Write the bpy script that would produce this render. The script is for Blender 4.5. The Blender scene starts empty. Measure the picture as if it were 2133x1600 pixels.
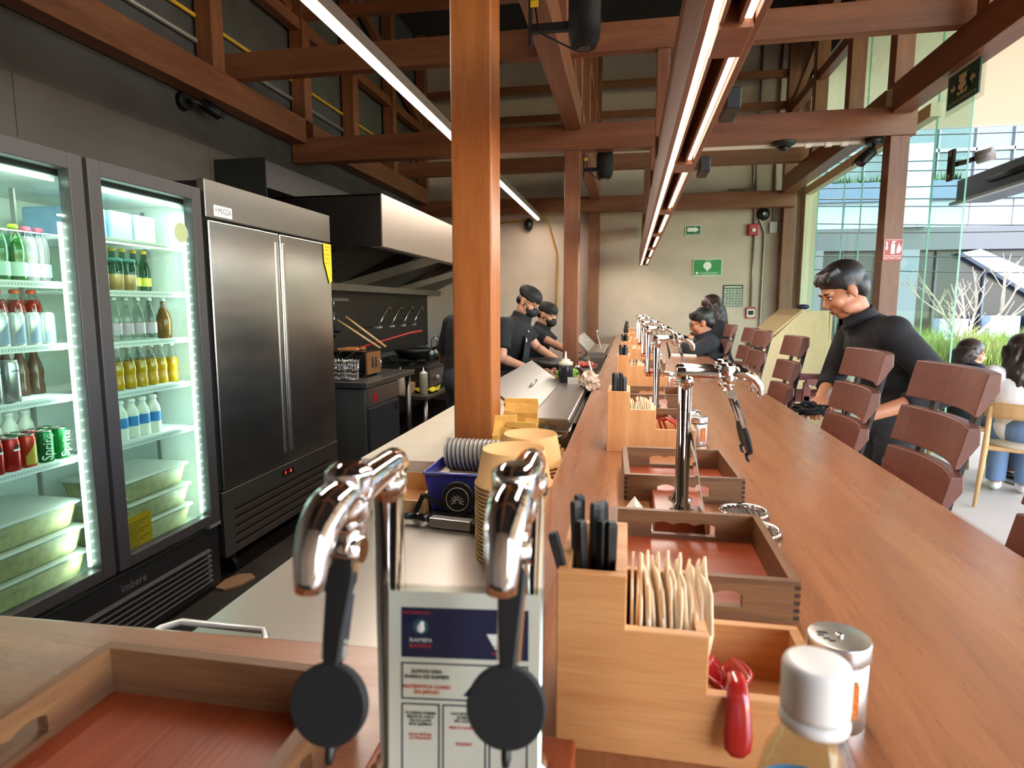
import bpy, math, random
from mathutils import Vector, Matrix
PI = math.pi
S = bpy.context.scene
COL = S.collection
rnd = random.Random(7)

def lin(c):
    if isinstance(c, str):
        c = [int(c[i:i+2], 16)/255 for i in (0, 2, 4)]
    return tuple((x/12.92 if x <= .04045 else ((x+.055)/1.055)**2.4) for x in c[:3]) + (1,)

# ---------------------------------------------------------------- mesh builder
class MB:
    def __init__(s):
        s.v = []; s.f = []; s.sm = []; s.mi = []
    def add(s, vs, fs, smooth=False, mi=0, M=None):
        o = len(s.v)
        for p in vs:
            p = Vector(p)
            s.v.append(M @ p if M is not None else p)
        for f in fs:
            s.f.append([i+o for i in f]); s.sm.append(smooth); s.mi.append(mi)
        return s
    def box(s, x0, x1, y0, y1, z0, z1, M=None, mi=0):
        vs = [(x, y, z) for z in (z0, z1) for y in (y0, y1) for x in (x0, x1)]
        return s.add(vs, [(0, 2, 3, 1), (4, 5, 7, 6), (0, 1, 5, 4), (2, 6, 7, 3), (0, 4, 6, 2), (1, 3, 7, 5)], False, mi, M)
    def bar(s, a, b, w, h, mi=0, up=(0, 0, 1)):
        a = Vector(a); b = Vector(b); d = (b-a).normalized()
        u = Vector(up)
        if abs(d.dot(u)) > .99: u = Vector((0, 1, 0))
        r = d.cross(u).normalized(); u = r.cross(d)
        vs = []
        for p in (a, b):
            for i, j in ((-1, -1), (1, -1), (1, 1), (-1, 1)):
                vs.append(p + r*i*w/2 + u*j*h/2)
        return s.add(vs, [(3, 2, 1, 0), (4, 5, 6, 7), (0, 1, 5, 4), (1, 2, 6, 5), (2, 3, 7, 6), (3, 0, 4, 7)], False, mi)
    def tube(s, path, r, n=10, closed=False, mi=0, smooth=True, sq=None):
        P = [Vector(p) for p in path]; N = len(P)
        R = list(r) if isinstance(r, (list, tuple)) else [r]*N
        vs = []; pu = None
        for i, p in enumerate(P):
            if closed: d = P[(i+1) % N]-P[i-1]
            else: d = P[min(i+1, N-1)]-P[max(i-1, 0)]
            d.normalize()
            if pu is None:
                u = Vector((0, 0, 1)) if abs(d.z) < .9 else Vector((1, 0, 0))
            else: u = pu
            a = d.cross(u)
            if a.length < 1e-6: a = d.cross(Vector((.3, 1, .2)))
            a.normalize(); u = a.cross(d).normalized(); pu = u
            sx, sy = sq if sq else (1, 1)
            for k in range(n):
                t = 2*PI*k/n
                vs.append(p + (a*math.cos(t)*sx + u*math.sin(t)*sy)*R[i])
        fs = []
        for i in range(N if closed else N-1):
            j = (i+1) % N
            for k in range(n):
                l = (k+1) % n
                fs.append((i*n+k, i*n+l, j*n+l, j*n+k))
        s.add(vs, fs, smooth, mi)
        if not closed:
            o = len(s.v)-len(vs)
            s.f.append([o+k for k in range(n)][::-1]); s.sm.append(False); s.mi.append(mi)
            s.f.append([o+(N-1)*n+k for k in range(n)]); s.sm.append(False); s.mi.append(mi)
        return s
    def cyl(s, a, b, r, r2=None, n=16, mi=0):
        return s.tube([a, b], [r, r if r2 is None else r2], n, mi=mi)
    def lathe(s, prof, c=(0, 0, 0), n=24, mi=0, M=None, capb=True, capt=True, smooth=True, sx=1, sy=1):
        c = Vector(c); vs = []
        for r, z in prof:
            for k in range(n):
                t = 2*PI*k/n
                p = Vector((r*math.cos(t)*sx, r*math.sin(t)*sy, z))
                if M is not None: p = M @ p
                vs.append(p+c)
        fs = []
        for i in range(len(prof)-1):
            for k in range(n):
                l = (k+1) % n
                fs.append((i*n+k, i*n+l, (i+1)*n+l, (i+1)*n+k))
        s.add(vs, fs, smooth, mi)
        o = len(s.v)-len(vs)
        if capb: s.f.append([o+k for k in range(n)][::-1]); s.sm.append(False); s.mi.append(mi)
        if capt: s.f.append([o+(len(prof)-1)*n+k for k in range(n)]); s.sm.append(False); s.mi.append(mi)
        return s
    def prism(s, poly, ax, a, b, mi=0, M=None):
        # poly in the two other axes (x: (y,z), y: (x,z), z: (x,y))
        n = len(poly); vs = []
        for t in (a, b):
            for u, v in poly:
                vs.append({'x': (t, u, v), 'y': (u, t, v), 'z': (u, v, t)}[ax])
        fs = [list(range(n)), list(range(n, 2*n))[::-1]]
        for k in range(n):
            l = (k+1) % n
            fs.append((k, k+n, l+n, l))
        return s.add(vs, fs, False, mi, M)
    def ell(s, c, r, n=20, m=12, mi=0, M=None):
        if not isinstance(r, (list, tuple)): r = (r, r, r)
        vs = []; c = Vector(c)
        for i in range(1, m):
            ph = PI*i/m
            for k in range(n):
                t = 2*PI*k/n
                p = Vector((r[0]*math.sin(ph)*math.cos(t), r[1]*math.sin(ph)*math.sin(t), r[2]*math.cos(ph)))
                if M is not None: p = M @ p
                vs.append(p+c)
        for z in (1, -1):
            p = Vector((0, 0, r[2]*z))
            if M is not None: p = M @ p
            vs.append(p+c)
        t = (m-1)*n; fs = []
        for i in range(m-2):
            for k in range(n):
                l = (k+1) % n
                fs.append((i*n+k, (i+1)*n+k, (i+1)*n+l, i*n+l))
        for k in range(n):
            l = (k+1) % n
            fs.append((t, k, l)); fs.append((t+1, (m-2)*n+l, (m-2)*n+k))
        return s.add(vs, fs, True, mi)
    def loft(s, rings, mi=0, smooth=True, caps=True):
        n = len(rings[0]); vs = [p for r in rings for p in r]; fs = []
        for i in range(len(rings)-1):
            for k in range(n):
                l = (k+1) % n
                fs.append((i*n+k, i*n+l, (i+1)*n+l, (i+1)*n+k))
        if caps:
            fs.append(list(range(n))[::-1]); fs.append([(len(rings)-1)*n+k for k in range(n)])
        return s.add(vs, fs, smooth, mi)
    def sheet(s, fn, nu, nv, mi=0, smooth=True):
        vs = [fn(i/nu, j/nv) for i in range(nu+1) for j in range(nv+1)]
        fs = [(i*(nv+1)+j, (i+1)*(nv+1)+j, (i+1)*(nv+1)+j+1, i*(nv+1)+j+1) for i in range(nu) for j in range(nv)]
        return s.add(vs, fs, smooth, mi)
    def build(s, name, mat, parent=None, bev=0, world=False, seg=2, loc=None, sub=0, solid=0, remesh=0, smooth_it=0):
        me = bpy.data.meshes.new(name)
        off = Vector((0, 0, 0))
        if world:
            p = parent
            while p is not None:
                off += p.location; p = p.parent
        if loc is not None and parent is None: off = Vector(loc)
        me.from_pydata([v-off for v in s.v], [], s.f)
        for m in (mat if isinstance(mat, (list, tuple)) else [mat]): me.materials.append(m)
        me.polygons.foreach_set('use_smooth', s.sm)
        me.polygons.foreach_set('material_index', s.mi)
        me.update()
        o = bpy.data.objects.new(name, me); COL.objects.link(o)
        if parent is not None: o.parent = parent
        elif loc is not None: o.location = loc
        if remesh:
            m = o.modifiers.new('r', 'REMESH'); m.mode = 'VOXEL'; m.voxel_size = remesh; m.use_smooth_shade = True
            if smooth_it:
                m = o.modifiers.new('s', 'SMOOTH'); m.iterations = smooth_it; m.factor = .5
        if bev:
            m = o.modifiers.new('b', 'BEVEL'); m.width = bev; m.segments = seg; m.limit_method = 'ANGLE'; m.angle_limit = .7
        if solid:
            m = o.modifiers.new('t', 'SOLIDIFY'); m.thickness = solid; m.offset = 0
        if sub:
            m = o.modifiers.new('u', 'SUBSURF'); m.levels = m.render_levels = sub
        return o

def tag(o, label, cat=None, group=None, kind=None):
    if label: o['label'] = label
    if cat: o['category'] = cat
    if group: o['group'] = group
    if kind: o['kind'] = kind
    return o
def thing(name, label, cat, loc=(0, 0, 0), rz=0, group=None):
    o = bpy.data.objects.new(name, None); COL.objects.link(o)
    o.location = loc; o.rotation_euler = (0, 0, rz); o.empty_display_size = .05
    return tag(o, label, cat, group)
def dup(root, loc, rz=None, label=None, group=None):
    def cp(o, par):
        c = o.copy(); COL.objects.link(c)
        if par is not None:
            c.parent = par; c.matrix_parent_inverse = o.matrix_parent_inverse.copy()
        for ch in list(o.children): cp(ch, c)
        return c
    r = cp(root, None); r.location = loc
    if rz is not None: r.rotation_euler = (0, 0, rz)
    if label: r['label'] = label
    if group: r['group'] = group
    return r
def structure(o, label=None):
    return tag(o, label, None, None, 'structure')

ORD = ['leftmost', 'second from left', 'third from left', 'fourth from left', 'fifth from left', 'sixth from left', 'seventh from left', 'eighth from left']

def text(body, size, mat, parent, loc, rot=(PI/2, 0, 0), align='CENTER', name='lettering', M=None, sx=1, ext=.0002, world=False, sep=1.0):
    cu = bpy.data.curves.new(name, 'FONT'); cu.body = body; cu.size = size; cu.align_x = align; cu.align_y = 'CENTER'
    cu.extrude = ext; cu.resolution_u = 2; cu.space_line = sep
    t = bpy.data.objects.new(name, cu); COL.objects.link(t)
    dg = bpy.context.evaluated_depsgraph_get()
    me = bpy.data.meshes.new_from_object(t.evaluated_get(dg))
    bpy.data.objects.remove(t); bpy.data.curves.remove(cu)
    me.materials.clear(); me.materials.append(mat)
    o = bpy.data.objects.new(name, me); COL.objects.link(o)
    if parent is not None: o.parent = parent
    l = Vector(loc)
    if world:
        p = parent
        while p is not None: l -= p.location; p = p.parent
    o.location = l; o.rotation_euler = rot; o.scale = (sx, 1, 1)
    return o

# ---------------------------------------------------------------- materials
def nodes(name):
    m = bpy.data.materials.new(name); m.use_nodes = True
    nt = m.node_tree; nt.nodes.clear()
    out = nt.nodes.new('ShaderNodeOutputMaterial')
    return m, nt, out
def pbr(nt, out, col, rough=.5, metal=0, **k):
    b = nt.nodes.new('ShaderNodeBsdfPrincipled')
    b.inputs['Base Color'].default_value = lin(col) if not (isinstance(col, tuple) and len(col) == 4) else col
    b.inputs['Roughness'].default_value = rough; b.inputs['Metallic'].default_value = metal
    for kk, v in k.items(): b.inputs[kk].default_value = v
    nt.links.new(b.outputs[0], out.inputs[0])
    return b
def mixcol(nt, fac, a, b):
    n = nt.nodes.new('ShaderNodeMix'); n.data_type = 'RGBA'
    if hasattr(fac, 'links'): nt.links.new(fac, n.inputs[0])
    else: n.inputs[0].default_value = fac
    for s, v in ((n.inputs[6], a), (n.inputs[7], b)):
        if hasattr(v, 'links'): nt.links.new(v, s)
        else: s.default_value = v
    return n.outputs[2]
def noise(nt, scale, vec=None, detail=4, rough=.6, mapscale=None, coord='Object', dist=0):
    n = nt.nodes.new('ShaderNodeTexNoise'); n.inputs['Scale'].default_value = scale
    n.inputs['Detail'].default_value = detail; n.inputs['Roughness'].default_value = rough
    n.inputs['Distortion'].default_value = dist
    if vec is None:
        tc = nt.nodes.new('ShaderNodeTexCoord'); vec = tc.outputs[coord]
    if mapscale:
        mp = nt.nodes.new('ShaderNodeMapping'); mp.inputs['Scale'].default_value = mapscale
        nt.links.new(vec, mp.inputs[0]); vec = mp.outputs[0]
    nt.links.new(vec, n.inputs['Vector'])
    return n.outputs['Fac']
def ramp(nt, fac, stops):
    r = nt.nodes.new('ShaderNodeValToRGB'); e = r.color_ramp.elements
    while len(e) < len(stops): e.new(.5)
    for i, (p, c) in enumerate(stops):
        e[i].position = p; e[i].color = c
    nt.links.new(fac, r.inputs[0])
    return r.outputs[0]
def bump(nt, b, h, strength=.2, dist=.002):
    n = nt.nodes.new('ShaderNodeBump'); n.inputs['Strength'].default_value = strength; n.inputs['Distance'].default_value = dist
    nt.links.new(h, n.inputs['Height']); nt.links.new(n.outputs[0], b.inputs['Normal'])
G4 = lambda x: (x, x, x, 1)

def plain(name, col, rough=.5, metal=0, var=0, vscale=8, bmp=0, bscale=60, **k):
    m, nt, out = nodes(name)
    b = pbr(nt, out, col, rough, metal, **k)
    if var:
        c = lin(col)
        f = noise(nt, vscale)
        r = ramp(nt, f, [(.3, tuple(x*(1-var) for x in c[:3])+(1,)), (.7, tuple(min(1, x*(1+var)) for x in c[:3])+(1,))])
        nt.links.new(r, b.inputs['Base Color'])
    if bmp:
        bump(nt, b, noise(nt, bscale), bmp)
    return m
def wood(name, c1, c2, axis='x', rough=.45, scale=9, stretch=14, dark=None, bmp=.12, coat=0, planks=None):
    m, nt, out = nodes(name)
    b = pbr(nt, out, c1, rough)
    ms = [1, 1, 1]; i = 'xyz'.index(axis); ms = [stretch*.5]*3; ms[i] = .45
    f = noise(nt, scale*.35, mapscale=ms, detail=6, rough=.65, dist=.6)
    stops = [(.28, lin(c1)), (.72, lin(c2))]
    if dark: stops = [(.2, lin(dark)), (.42, lin(c1)), (.75, lin(c2))]
    c = ramp(nt, f, stops)
    f2 = noise(nt, scale*2.2, mapscale=[x*2 for x in ms], detail=3)
    c = mixcol(nt, ramp(nt, f2, [(.45, G4(0)), (.75, G4(.35))]), c, tuple(x*.55 for x in lin(c1)[:3])+(1,))
    if planks:
        tc = nt.nodes.new('ShaderNodeTexCoord'); sp = nt.nodes.new('ShaderNodeSeparateXYZ'); nt.links.new(tc.outputs['Object'], sp.inputs[0])
        d = nt.nodes.new('ShaderNodeMath'); d.operation = 'MULTIPLY'; d.inputs[1].default_value = 1/planks[1]
        nt.links.new(sp.outputs['XYZ'.index(planks[0].upper())], d.inputs[0])
        fl = nt.nodes.new('ShaderNodeMath'); fl.operation = 'FLOOR'; nt.links.new(d.outputs[0], fl.inputs[0])
        wn = nt.nodes.new('ShaderNodeTexWhiteNoise'); wn.noise_dimensions = '1D'; nt.links.new(fl.outputs[0], wn.inputs['W'])
        c = mixcol(nt, ramp(nt, wn.outputs['Value'], [(0, G4(0)), (1, G4(.55))]), c, tuple(x*.6 for x in lin(c1)[:3])+(1,))
    nt.links.new(c, b.inputs['Base Color'])
    if coat:
        b.inputs['Coat Weight'].default_value = coat; b.inputs['Coat Roughness'].default_value = .12
    bump(nt, b, f2, bmp)
    return m
def steel(name, col='D0CCC6', rough=.32, axis='z', amount=.07, bmp=0):
    m, nt, out = nodes(name)
    b = pbr(nt, out, col, rough, 1)
    ms = [60, 60, 60]; ms['xyz'.index(axis)] = 1.2
    f = noise(nt, 3, mapscale=ms, detail=3)
    r = nt.nodes.new('ShaderNodeMapRange'); r.inputs[3].default_value = max(.03, rough-amount); r.inputs[4].default_value = rough+amount
    nt.links.new(f, r.inputs[0]); nt.links.new(r.outputs[0], b.inputs['Roughness'])
    if bmp: bump(nt, b, f, bmp, .001)
    return m
def emit(name, col, s):
    m, nt, out = nodes(name)
    e = nt.nodes.new('ShaderNodeEmission'); e.inputs[0].default_value = lin(col); e.inputs[1].default_value = s
    nt.links.new(e.outputs[0], out.inputs[0])
    return m
def glass(name, tint='FFFFFF', ior=1.45, rough=0.0, refl=1.0):
    m, nt, out = nodes(name)
    t = nt.nodes.new('ShaderNodeBsdfTransparent'); t.inputs[0].default_value = lin(tint)
    g = nt.nodes.new('ShaderNodeBsdfGlossy'); g.inputs['Roughness'].default_value = rough; g.inputs['Color'].default_value = G4(refl)
    fr = nt.nodes.new('ShaderNodeFresnel'); fr.inputs['IOR'].default_value = ior
    mx = nt.nodes.new('ShaderNodeMixShader')
    ge = nt.nodes.new('ShaderNodeNewGeometry'); iv = nt.nodes.new('ShaderNodeMath'); iv.operation = 'SUBTRACT'; iv.inputs[0].default_value = 1
    mu = nt.nodes.new('ShaderNodeMath'); mu.operation = 'MULTIPLY'
    nt.links.new(ge.outputs['Backfacing'], iv.inputs[1]); nt.links.new(iv.outputs[0], mu.inputs[0]); nt.links.new(fr.outputs[0], mu.inputs[1])
    nt.links.new(mu.outputs[0], mx.inputs[0]); nt.links.new(t.outputs[0], mx.inputs[1]); nt.links.new(g.outputs[0], mx.inputs[2])
    nt.links.new(mx.outputs[0], out.inputs[0])
    return m
def plaster(name, col, var=.12, sc=1.6, rough=.85, col2=None):
    m, nt, out = nodes(name)
    b = pbr(nt, out, col, rough)
    c = lin(col); d = lin(col2) if col2 else tuple(x*(1-2*var) for x in c[:3])+(1,)
    f = noise(nt, sc, detail=8, rough=.62, dist=.4)
    nt.links.new(ramp(nt, f, [(.3, d), (.55, c), (.8, tuple(min(1, x*(1+var)) for x in c[:3])+(1,))]), b.inputs['Base Color'])
    bump(nt, b, noise(nt, 22, detail=5), .15, .004)
    return m

M = {}
# timber of the frame, by grain direction
for a in 'xyz':
    M['timber_'+a] = wood('timber_'+a, '7A4A30', '966142', a, .42, 6, 10, dark='523220')
    M['oak_'+a] = wood('oak_'+a, 'C98A52', 'DDA46A', a, .5, 10, 16, dark='B5703C')
    M['walnut_'+a] = wood('walnut_'+a, '6E4A30', '94693F', a, .5, 12, 14, dark='46301F')
M['column'] = wood('column', '9A5626', 'B87036', 'z', .38, 6, 10, dark='7C4019')
M['slat'] = wood('slat', '643628', '784234', 'y', .4, 9, 12, dark='48261F', planks=('z', .045))
M['tray_floor'] = wood('tray_floor', '8F3E1F', 'A9512C', 'x', .35, 8, 12, dark='6A2C18')
M['ply'] = wood('ply', 'D8BC8A', 'E4CC9E', 'z', .55, 7, 10)
M['pale_wood'] = wood('pale_wood', 'C99B62', 'DDB27C', 'z', .5, 9, 12)
M['redwood'] = wood('redwood', '5E2A22', '74382C', 'x', .45, 9, 12)
M['steel'] = steel('steel'); M['steel_y'] = steel('steel_y', 'B4AEA6', axis='y', rough=.32, amount=.04); M['steel_x'] = steel('steel_x', axis='x', rough=.3)
M['steel_dull'] = steel('steel_dull', '8E8B86', .42, 'y', .1)
M['dark_steel'] = steel('dark_steel', '4A4744', .45, 'z', .12)
M['hood_steel'] = steel('hood_steel', 'D2C4B8', .42, 'y', .1)
M['chrome'] = plain('chrome', 'E6E3E0', .06, 1)
M['black'] = plain('black', '0A0A0A', .5); M['black_soft'] = plain('black_soft', '080808', .7)
M['black_gloss'] = plain('black_gloss', '0C0C0D', .18)
M['iron'] = plain('iron', '2C2A29', .5, .6)
M['white_plastic'] = plain('white_plastic', 'EFEAE2', .35); M['cream_plastic'] = plain('cream_plastic', 'D9CDB4', .4)
M['fridge_gray'] = plain('fridge_gray', '403D3D', .42); M['fridge_black'] = plain('fridge_black', '1B1B1C', .5)
M['liner'] = plain('liner', 'E8EFEA', .4)
M['glass'] = glass('glass', 'E6F2EC', 1.5); M['glass_green'] = glass('glass_green', 'E2F1EA', 1.5)
M['glass_edge'] = plain('glass_edge', '6FB59C', .2)
M['clear'] = glass('clear', 'F0F2F0', 1.35); M['clear_bottle'] = glass('clear_bottle', 'E4ECE8', 1.45)
M['red'] = plain('red', 'B01E1C', .35); M['red_gloss'] = plain('red_gloss', 'A3201A', .18, **{'Coat Weight': .5})
M['green_sign'] = plain('green_sign', '1F6B3A', .5); M['green_bright'] = plain('green_bright', '2E8B45', .45)
M['paper'] = plain('paper', 'EFE7DA', .8); M['white'] = plain('white', 'F2F0EC', .6)
M['kraft'] = plain('kraft', 'D7A568', .75, var=.06, vscale=20); M['kraft_rim'] = plain('kraft_rim', 'C08A4C', .7)
M['bag'] = plain('bag', 'DDA84E', .8, var=.1, vscale=30, bmp=.2, bscale=40)
M['napkin'] = plain('napkin', 'DCC3A2', .9, var=.06, vscale=60)
M['navy'] = plain('navy', '1D1F45', .5); M['yellow'] = plain('yellow', 'E9C62A', .5); M['yellow_cloth'] = plain('yellow_cloth', 'E8D832', .9, bmp=.4, bscale=90)
M['blue_plastic'] = plain('blue_plastic', '4A4EB4', .3, **{'Transmission Weight': .2})
M['beige_top'] = plain('beige_top', 'D8CDB8', .4, var=.05)
M['gray_metal'] = plain('gray_metal', '9A9A98', .4, .5)
M['conduit'] = plain('conduit', 'A39B92', .4, .6)
M['letter_white'] = plain('letter_white', 'F4F1EA', .6); M['letter_black'] = plain('letter_black', '15151A', .6); M['letter_red'] = plain('letter_red', 'D2392A', .6)
M['led'] = emit('led', 'FFE9D0', 4.5); M['led_cool'] = emit('led_cool', 'E4FFF4', 11)
M['led_digit'] = emit('led_digit', 'FF2A20', 4)
# people
M['skin'] = plain('skin', 'B57A58', .5, var=.05, vscale=14, **{'Subsurface Weight': .08}); M['skin_pale'] = plain('skin_pale', 'CB9676', .5, **{'Subsurface Weight': .08})
M['hair'] = plain('hair', '15110F', .45, bmp=.5, bscale=140); M['hair_brown'] = plain('hair_brown', '2E1D15', .4, bmp=.5, bscale=120)
M['cloth_black'] = plain('cloth_black', '101114', .85, var=.15, vscale=18, bmp=.25, bscale=30)
M['cloth_dark'] = plain('cloth_dark', '1E2228', .85, bmp=.25, bscale=30)
M['cloth_jeans'] = plain('cloth_jeans', '2A2D33', .85, bmp=.3, bscale=40); M['cloth_white'] = plain('cloth_white', 'E9E4E2', .85, bmp=.2, bscale=30)
M['denim'] = plain('denim', '6C86A8', .85); M['mask'] = plain('mask', '121214', .7, bmp=.2, bscale=60)
M['lip'] = plain('lip', '8C4A3E', .5); M['eye'] = plain('eye', '0D0A09', .2)
# ================================================================ SETTING
WL, WR, YB, ZC = -3.05, 2.31, 9.12, 5.2
def st(name, mb, mat, label=None, bev=0, **k):
    return structure(mb.build(name, mat, bev=bev, **k), label)

m, nt, out = nodes('kitchen_floor'); b = pbr(nt, out, '26221F', .55)
nt.links.new(ramp(nt, noise(nt, 3, detail=8), [(.3, lin('1A1715')), (.7, lin('332C27'))]), b.inputs['Base Color']); M['kfloor'] = m
M['sfloor'] = plaster('concrete_floor', 'BDB2A4', .06, 1.2, .55)
M['tfloor'] = plaster('terrace_floor', 'CFC6BA', .05, 1.0, .6)
M['wall_dark'] = plaster('wall_dark', '4C4A48', .18, 1.1, .9, '343332')
M['wall_beige'] = plaster('wall_beige', 'CDB8A8', .06, .8, .88, 'B8A392')
M['panel_gray'] = plain('panel_gray', '57514D', .62, var=.12, vscale=2.2)
M['ceil'] = plaster('ceiling_dark', '33302E', .1, 1, .9)
st('floor', MB().box(WL, .3, -2.5, YB, -.1, 0), M['kfloor'], 'dark kitchen floor behind the bar')
st('floor', MB().box(.3, WR, -2.5, YB, -.1, 0), M['sfloor'], 'pale concrete floor on the customer side')
st('floor', MB().box(WR, 16, -2.5, 8.25, -.12, -.005), M['tfloor'], 'sunlit pale terrace floor outside')
st('wall_left', MB().box(WL-.15, WL, -2.5, YB+.1, 0, ZC), M['wall_dark'], 'dark grey plaster wall along the kitchen')
w = MB()
for y0, y1 in ((-2.5, .3), (.304, 1.5), (1.504, 2.72), (2.724, 4.2), (4.204, 5.5), (5.504, 9.1)): w.box(WL, WL+.012, y0, y1, 0, 2.6)
st('wall_left_panel', w, M['panel_gray'], 'grey sheet panelling on the lower kitchen wall')
st('wall_back', MB().box(WL, WR, YB, YB+.15, 0, ZC), M['wall_beige'], 'beige plaster wall at the far end of the bar')
st('wall_front', MB().box(WL, WR, -2.65, -2.5, 0, ZC), M['wall_beige'], 'beige wall behind the viewpoint')
st('wall_right', MB().box(WR-.05, WR+.1, YB-.15, YB+.15, 0, ZC), plain('cream_jamb', 'D9CFB6', .7), 'cream wall end beside the glass')
st('ceiling', MB().box(WL, WR+.1, -2.6, YB+.15, ZC, ZC+.15), M['ceil'], 'dark ceiling high above the timber frame')
st('trim_1', MB().box(WL+.012, WL+.02, 4.25, YB, .86, 1.66), M['dark_steel'], 'dark steel splashback behind the cooking line')
d = thing('duct', 'dark boxed duct on the left wall above the steel refrigerator', 'duct', (-2.8, 4.6, 2.31)); d['kind'] = 'structure'
MB().box(-3.03, -2.62, 4.25, 9.0, 2.31, 2.5).build('casing', plain('duct_gray', '4B4A49', .5, .4), d, world=True)
MB().box(-3.03, -2.62, 4.24, 4.25, 2.0, 2.52).build('end_panel', plain('duct_dark', '1E2322', .6), d, world=True)

# ---------------------------------------------------------------- timber frame
YS = (1.9, 5.36, 8.82)
def beam(name, mb, ax, label, bev=.004):
    c = sum((v for v in mb.v), Vector())/len(mb.v)
    return structure(mb.build(name, M['timber_'+ax], bev=bev, loc=c), label)
nm = {1.9: 'the near column', 5.36: 'the middle column', 8.82: 'the back wall'}
for y in YS:
    beam('cross_beam', MB().box(-3.04, 2.11, y, y+.13, 2.74, 2.95), 'x', 'thick timber cross beam at %s' % nm[y])
LN = (('kitchen wall', -3.03, -2.89), ('column line', -.555, -.42), ('glass side', 1.92, 2.07))
for n_, x0, x1 in LN:
    for i, (a, b_) in enumerate(((-.8, 1.9), (2.03, 5.36), (5.49, 8.82))):
        beam('long_beam', MB().box(x0, x1, a, b_, 2.90, 3.11), 'y', 'long timber beam on the %s, %s bay' % (n_, ('nearest', 'middle', 'far')[i]))
for i, y in enumerate((.7, 4.34, 7.92)):
    beam('purlin', MB().box(-3.04, 2.08, y, y+.09, 3.11, 3.29), 'x', 'timber purlin across the beams, %s bay' % ('nearest', 'middle', 'far')[i])
# posts standing on the long beams and the upper rails
for n_, x0, x1 in LN:
    xm = (x0+x1)/2
    ys = (1.97, 3.02, 4.17, 5.43, 6.45, 7.58, 8.82)
    for i, y in enumerate(ys):
        beam('frame_post', MB().box(xm-.065, xm+.065, y-.065, y+.065, 3.11, ZC), 'z', 'upright timber on the %s, %s from the near column' % (n_, ('first', 'second', 'third', 'fourth', 'fifth', 'sixth', 'last')[i]))
    beam('upper_rail', MB().box(xm-.045, xm+.045, -.5, YB, 3.87, 3.97), 'y', 'upper timber rail running over the %s' % n_)
    for i, (a, b_) in enumerate(((2.0, 5.36), (5.5, 8.82))):
        q = MB(); q.bar((xm, a+.1, 4.9), (xm, b_-.1, 3.2), .07, .09) if n_ == 'column line' else q.bar((xm, a+.1, 5.1), (xm, b_-.1, 4.0), .07, .09)
        beam('brace', q, 'y', 'sloping timber brace on the %s, %s bay' % (n_, ('middle', 'far')[i]), 0)
for y in (5.42, 8.86):
    for z in (3.97, 4.36):
        beam('cross_rail', MB().box(-3.0, 2.05, y-.04, y+.04, z, z+.09), 'x', '%s thin cross rail above %s' % ('lower' if z < 4 else 'upper', nm[5.36 if y < 6 else 8.82]))
# columns
structure(MB().box(-.548, -.42, 1.9, 2.03, 0, 2.739).build('column', M['column'], bev=.006, loc=(-.485, 1.965, 0)), 'thick varnished timber column nearest the viewer')
structure(MB().box(-.558, -.43, 5.36, 5.49, 0, 2.739).build('column', M['timber_z'], bev=.006, loc=(-.49, 5.42, 0)), 'timber column rising behind the squeeze bottle')
structure(MB().box(-.59, -.43, 8.95, 9.12, 0, 2.9).build('column', M['timber_z'], bev=.006, loc=(-.51, 9, 0)), 'timber column against the back wall')
structure(MB().box(1.93, 2.07, 5.36, 5.5, 0, 2.739).build('column', M['timber_z'], bev=.006, loc=(2, 5.43, 0)), 'timber column carrying the red sign by the glass')
structure(MB().box(1.99, 2.15, 8.95, 9.12, 0, 2.9).build('column', M['timber_z'], bev=.006, loc=(2.07, 9.03, 0)), 'timber column at the right end of the back wall')
structure(MB().box(1.93, 2.07, 1.905, 2.025, 2.5, 2.739).build('column', M['timber_z'], bev=.006, loc=(2, 1.965, 2.5)), 'short timber hanger above the open side')
# light box along the bar: hangers, board above, two LED rails with spacers
for i, y in enumerate((1.93, 4.36, 5.39, 7.94, 8.85)):
    zt = 2.75 if y in (1.93, 5.39, 8.85) else 3.12
    beam('hanger', MB().box(.145, .225, y, y+.07, 2.2, zt), 'z', 'timber hanger over the bar lamp, %s from the near end' % ('first', 'second', 'third', 'fourth', 'fifth')[i])
beam('carrier_board', MB().box(.165, .2, 1.0, 9.05, 2.42, 2.56), 'y', 'long timber board carrying the lamp over the bar')
t = thing('pendant_lamp', 'long wooden lamp with twin light strips over the bar', 'lamp', (.19, 5, 2.0))
q = MB(); q.box(.125, .141, .9, 8.9, 2.0, 2.22); q.box(.229, .245, .9, 8.9, 2.0, 2.22)
q.build('side_board', M['timber_y'], t, bev=.002, world=True)
q = MB(); q.box(.162, .17, .9, 8.9, 2.0, 2.1); q.box(.198, .206, .9, 8.9, 2.0, 2.1)
q.build('inner_board', M['timber_y'], t, world=True)
MB().box(.141, .229, .9, 8.9, 2.1, 2.115).build('back_board', M['timber_y'], t, world=True)
for x0, x1 in ((.145, .158), (.21, .223)):
    MB().box(x0, x1, .9, 8.88, 2.008, 2.02).build('light_strip', M['led'], t, world=True)
for y in (1.35, 2.55, 3.75, 4.95, 6.15, 7.35, 8.5):
    MB().box(.161, .227, y, y+.15, 1.99, 2.04).build('spacer', M['timber_x'], t, bev=.002, world=True)
for i, y in enumerate((2.0, 4.65, 7.2)):   # light given off by the strips
    L = bpy.data.lights.new('strip_light', 'AREA'); L.shape = 'RECTANGLE'; L.size = .085; L.size_y = 2.65; L.energy = 15; L.color = (1, .89, .77)
    o = bpy.data.objects.new('strip_light', L); COL.objects.link(o); o.location = (.185, y, 1.985)
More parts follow.
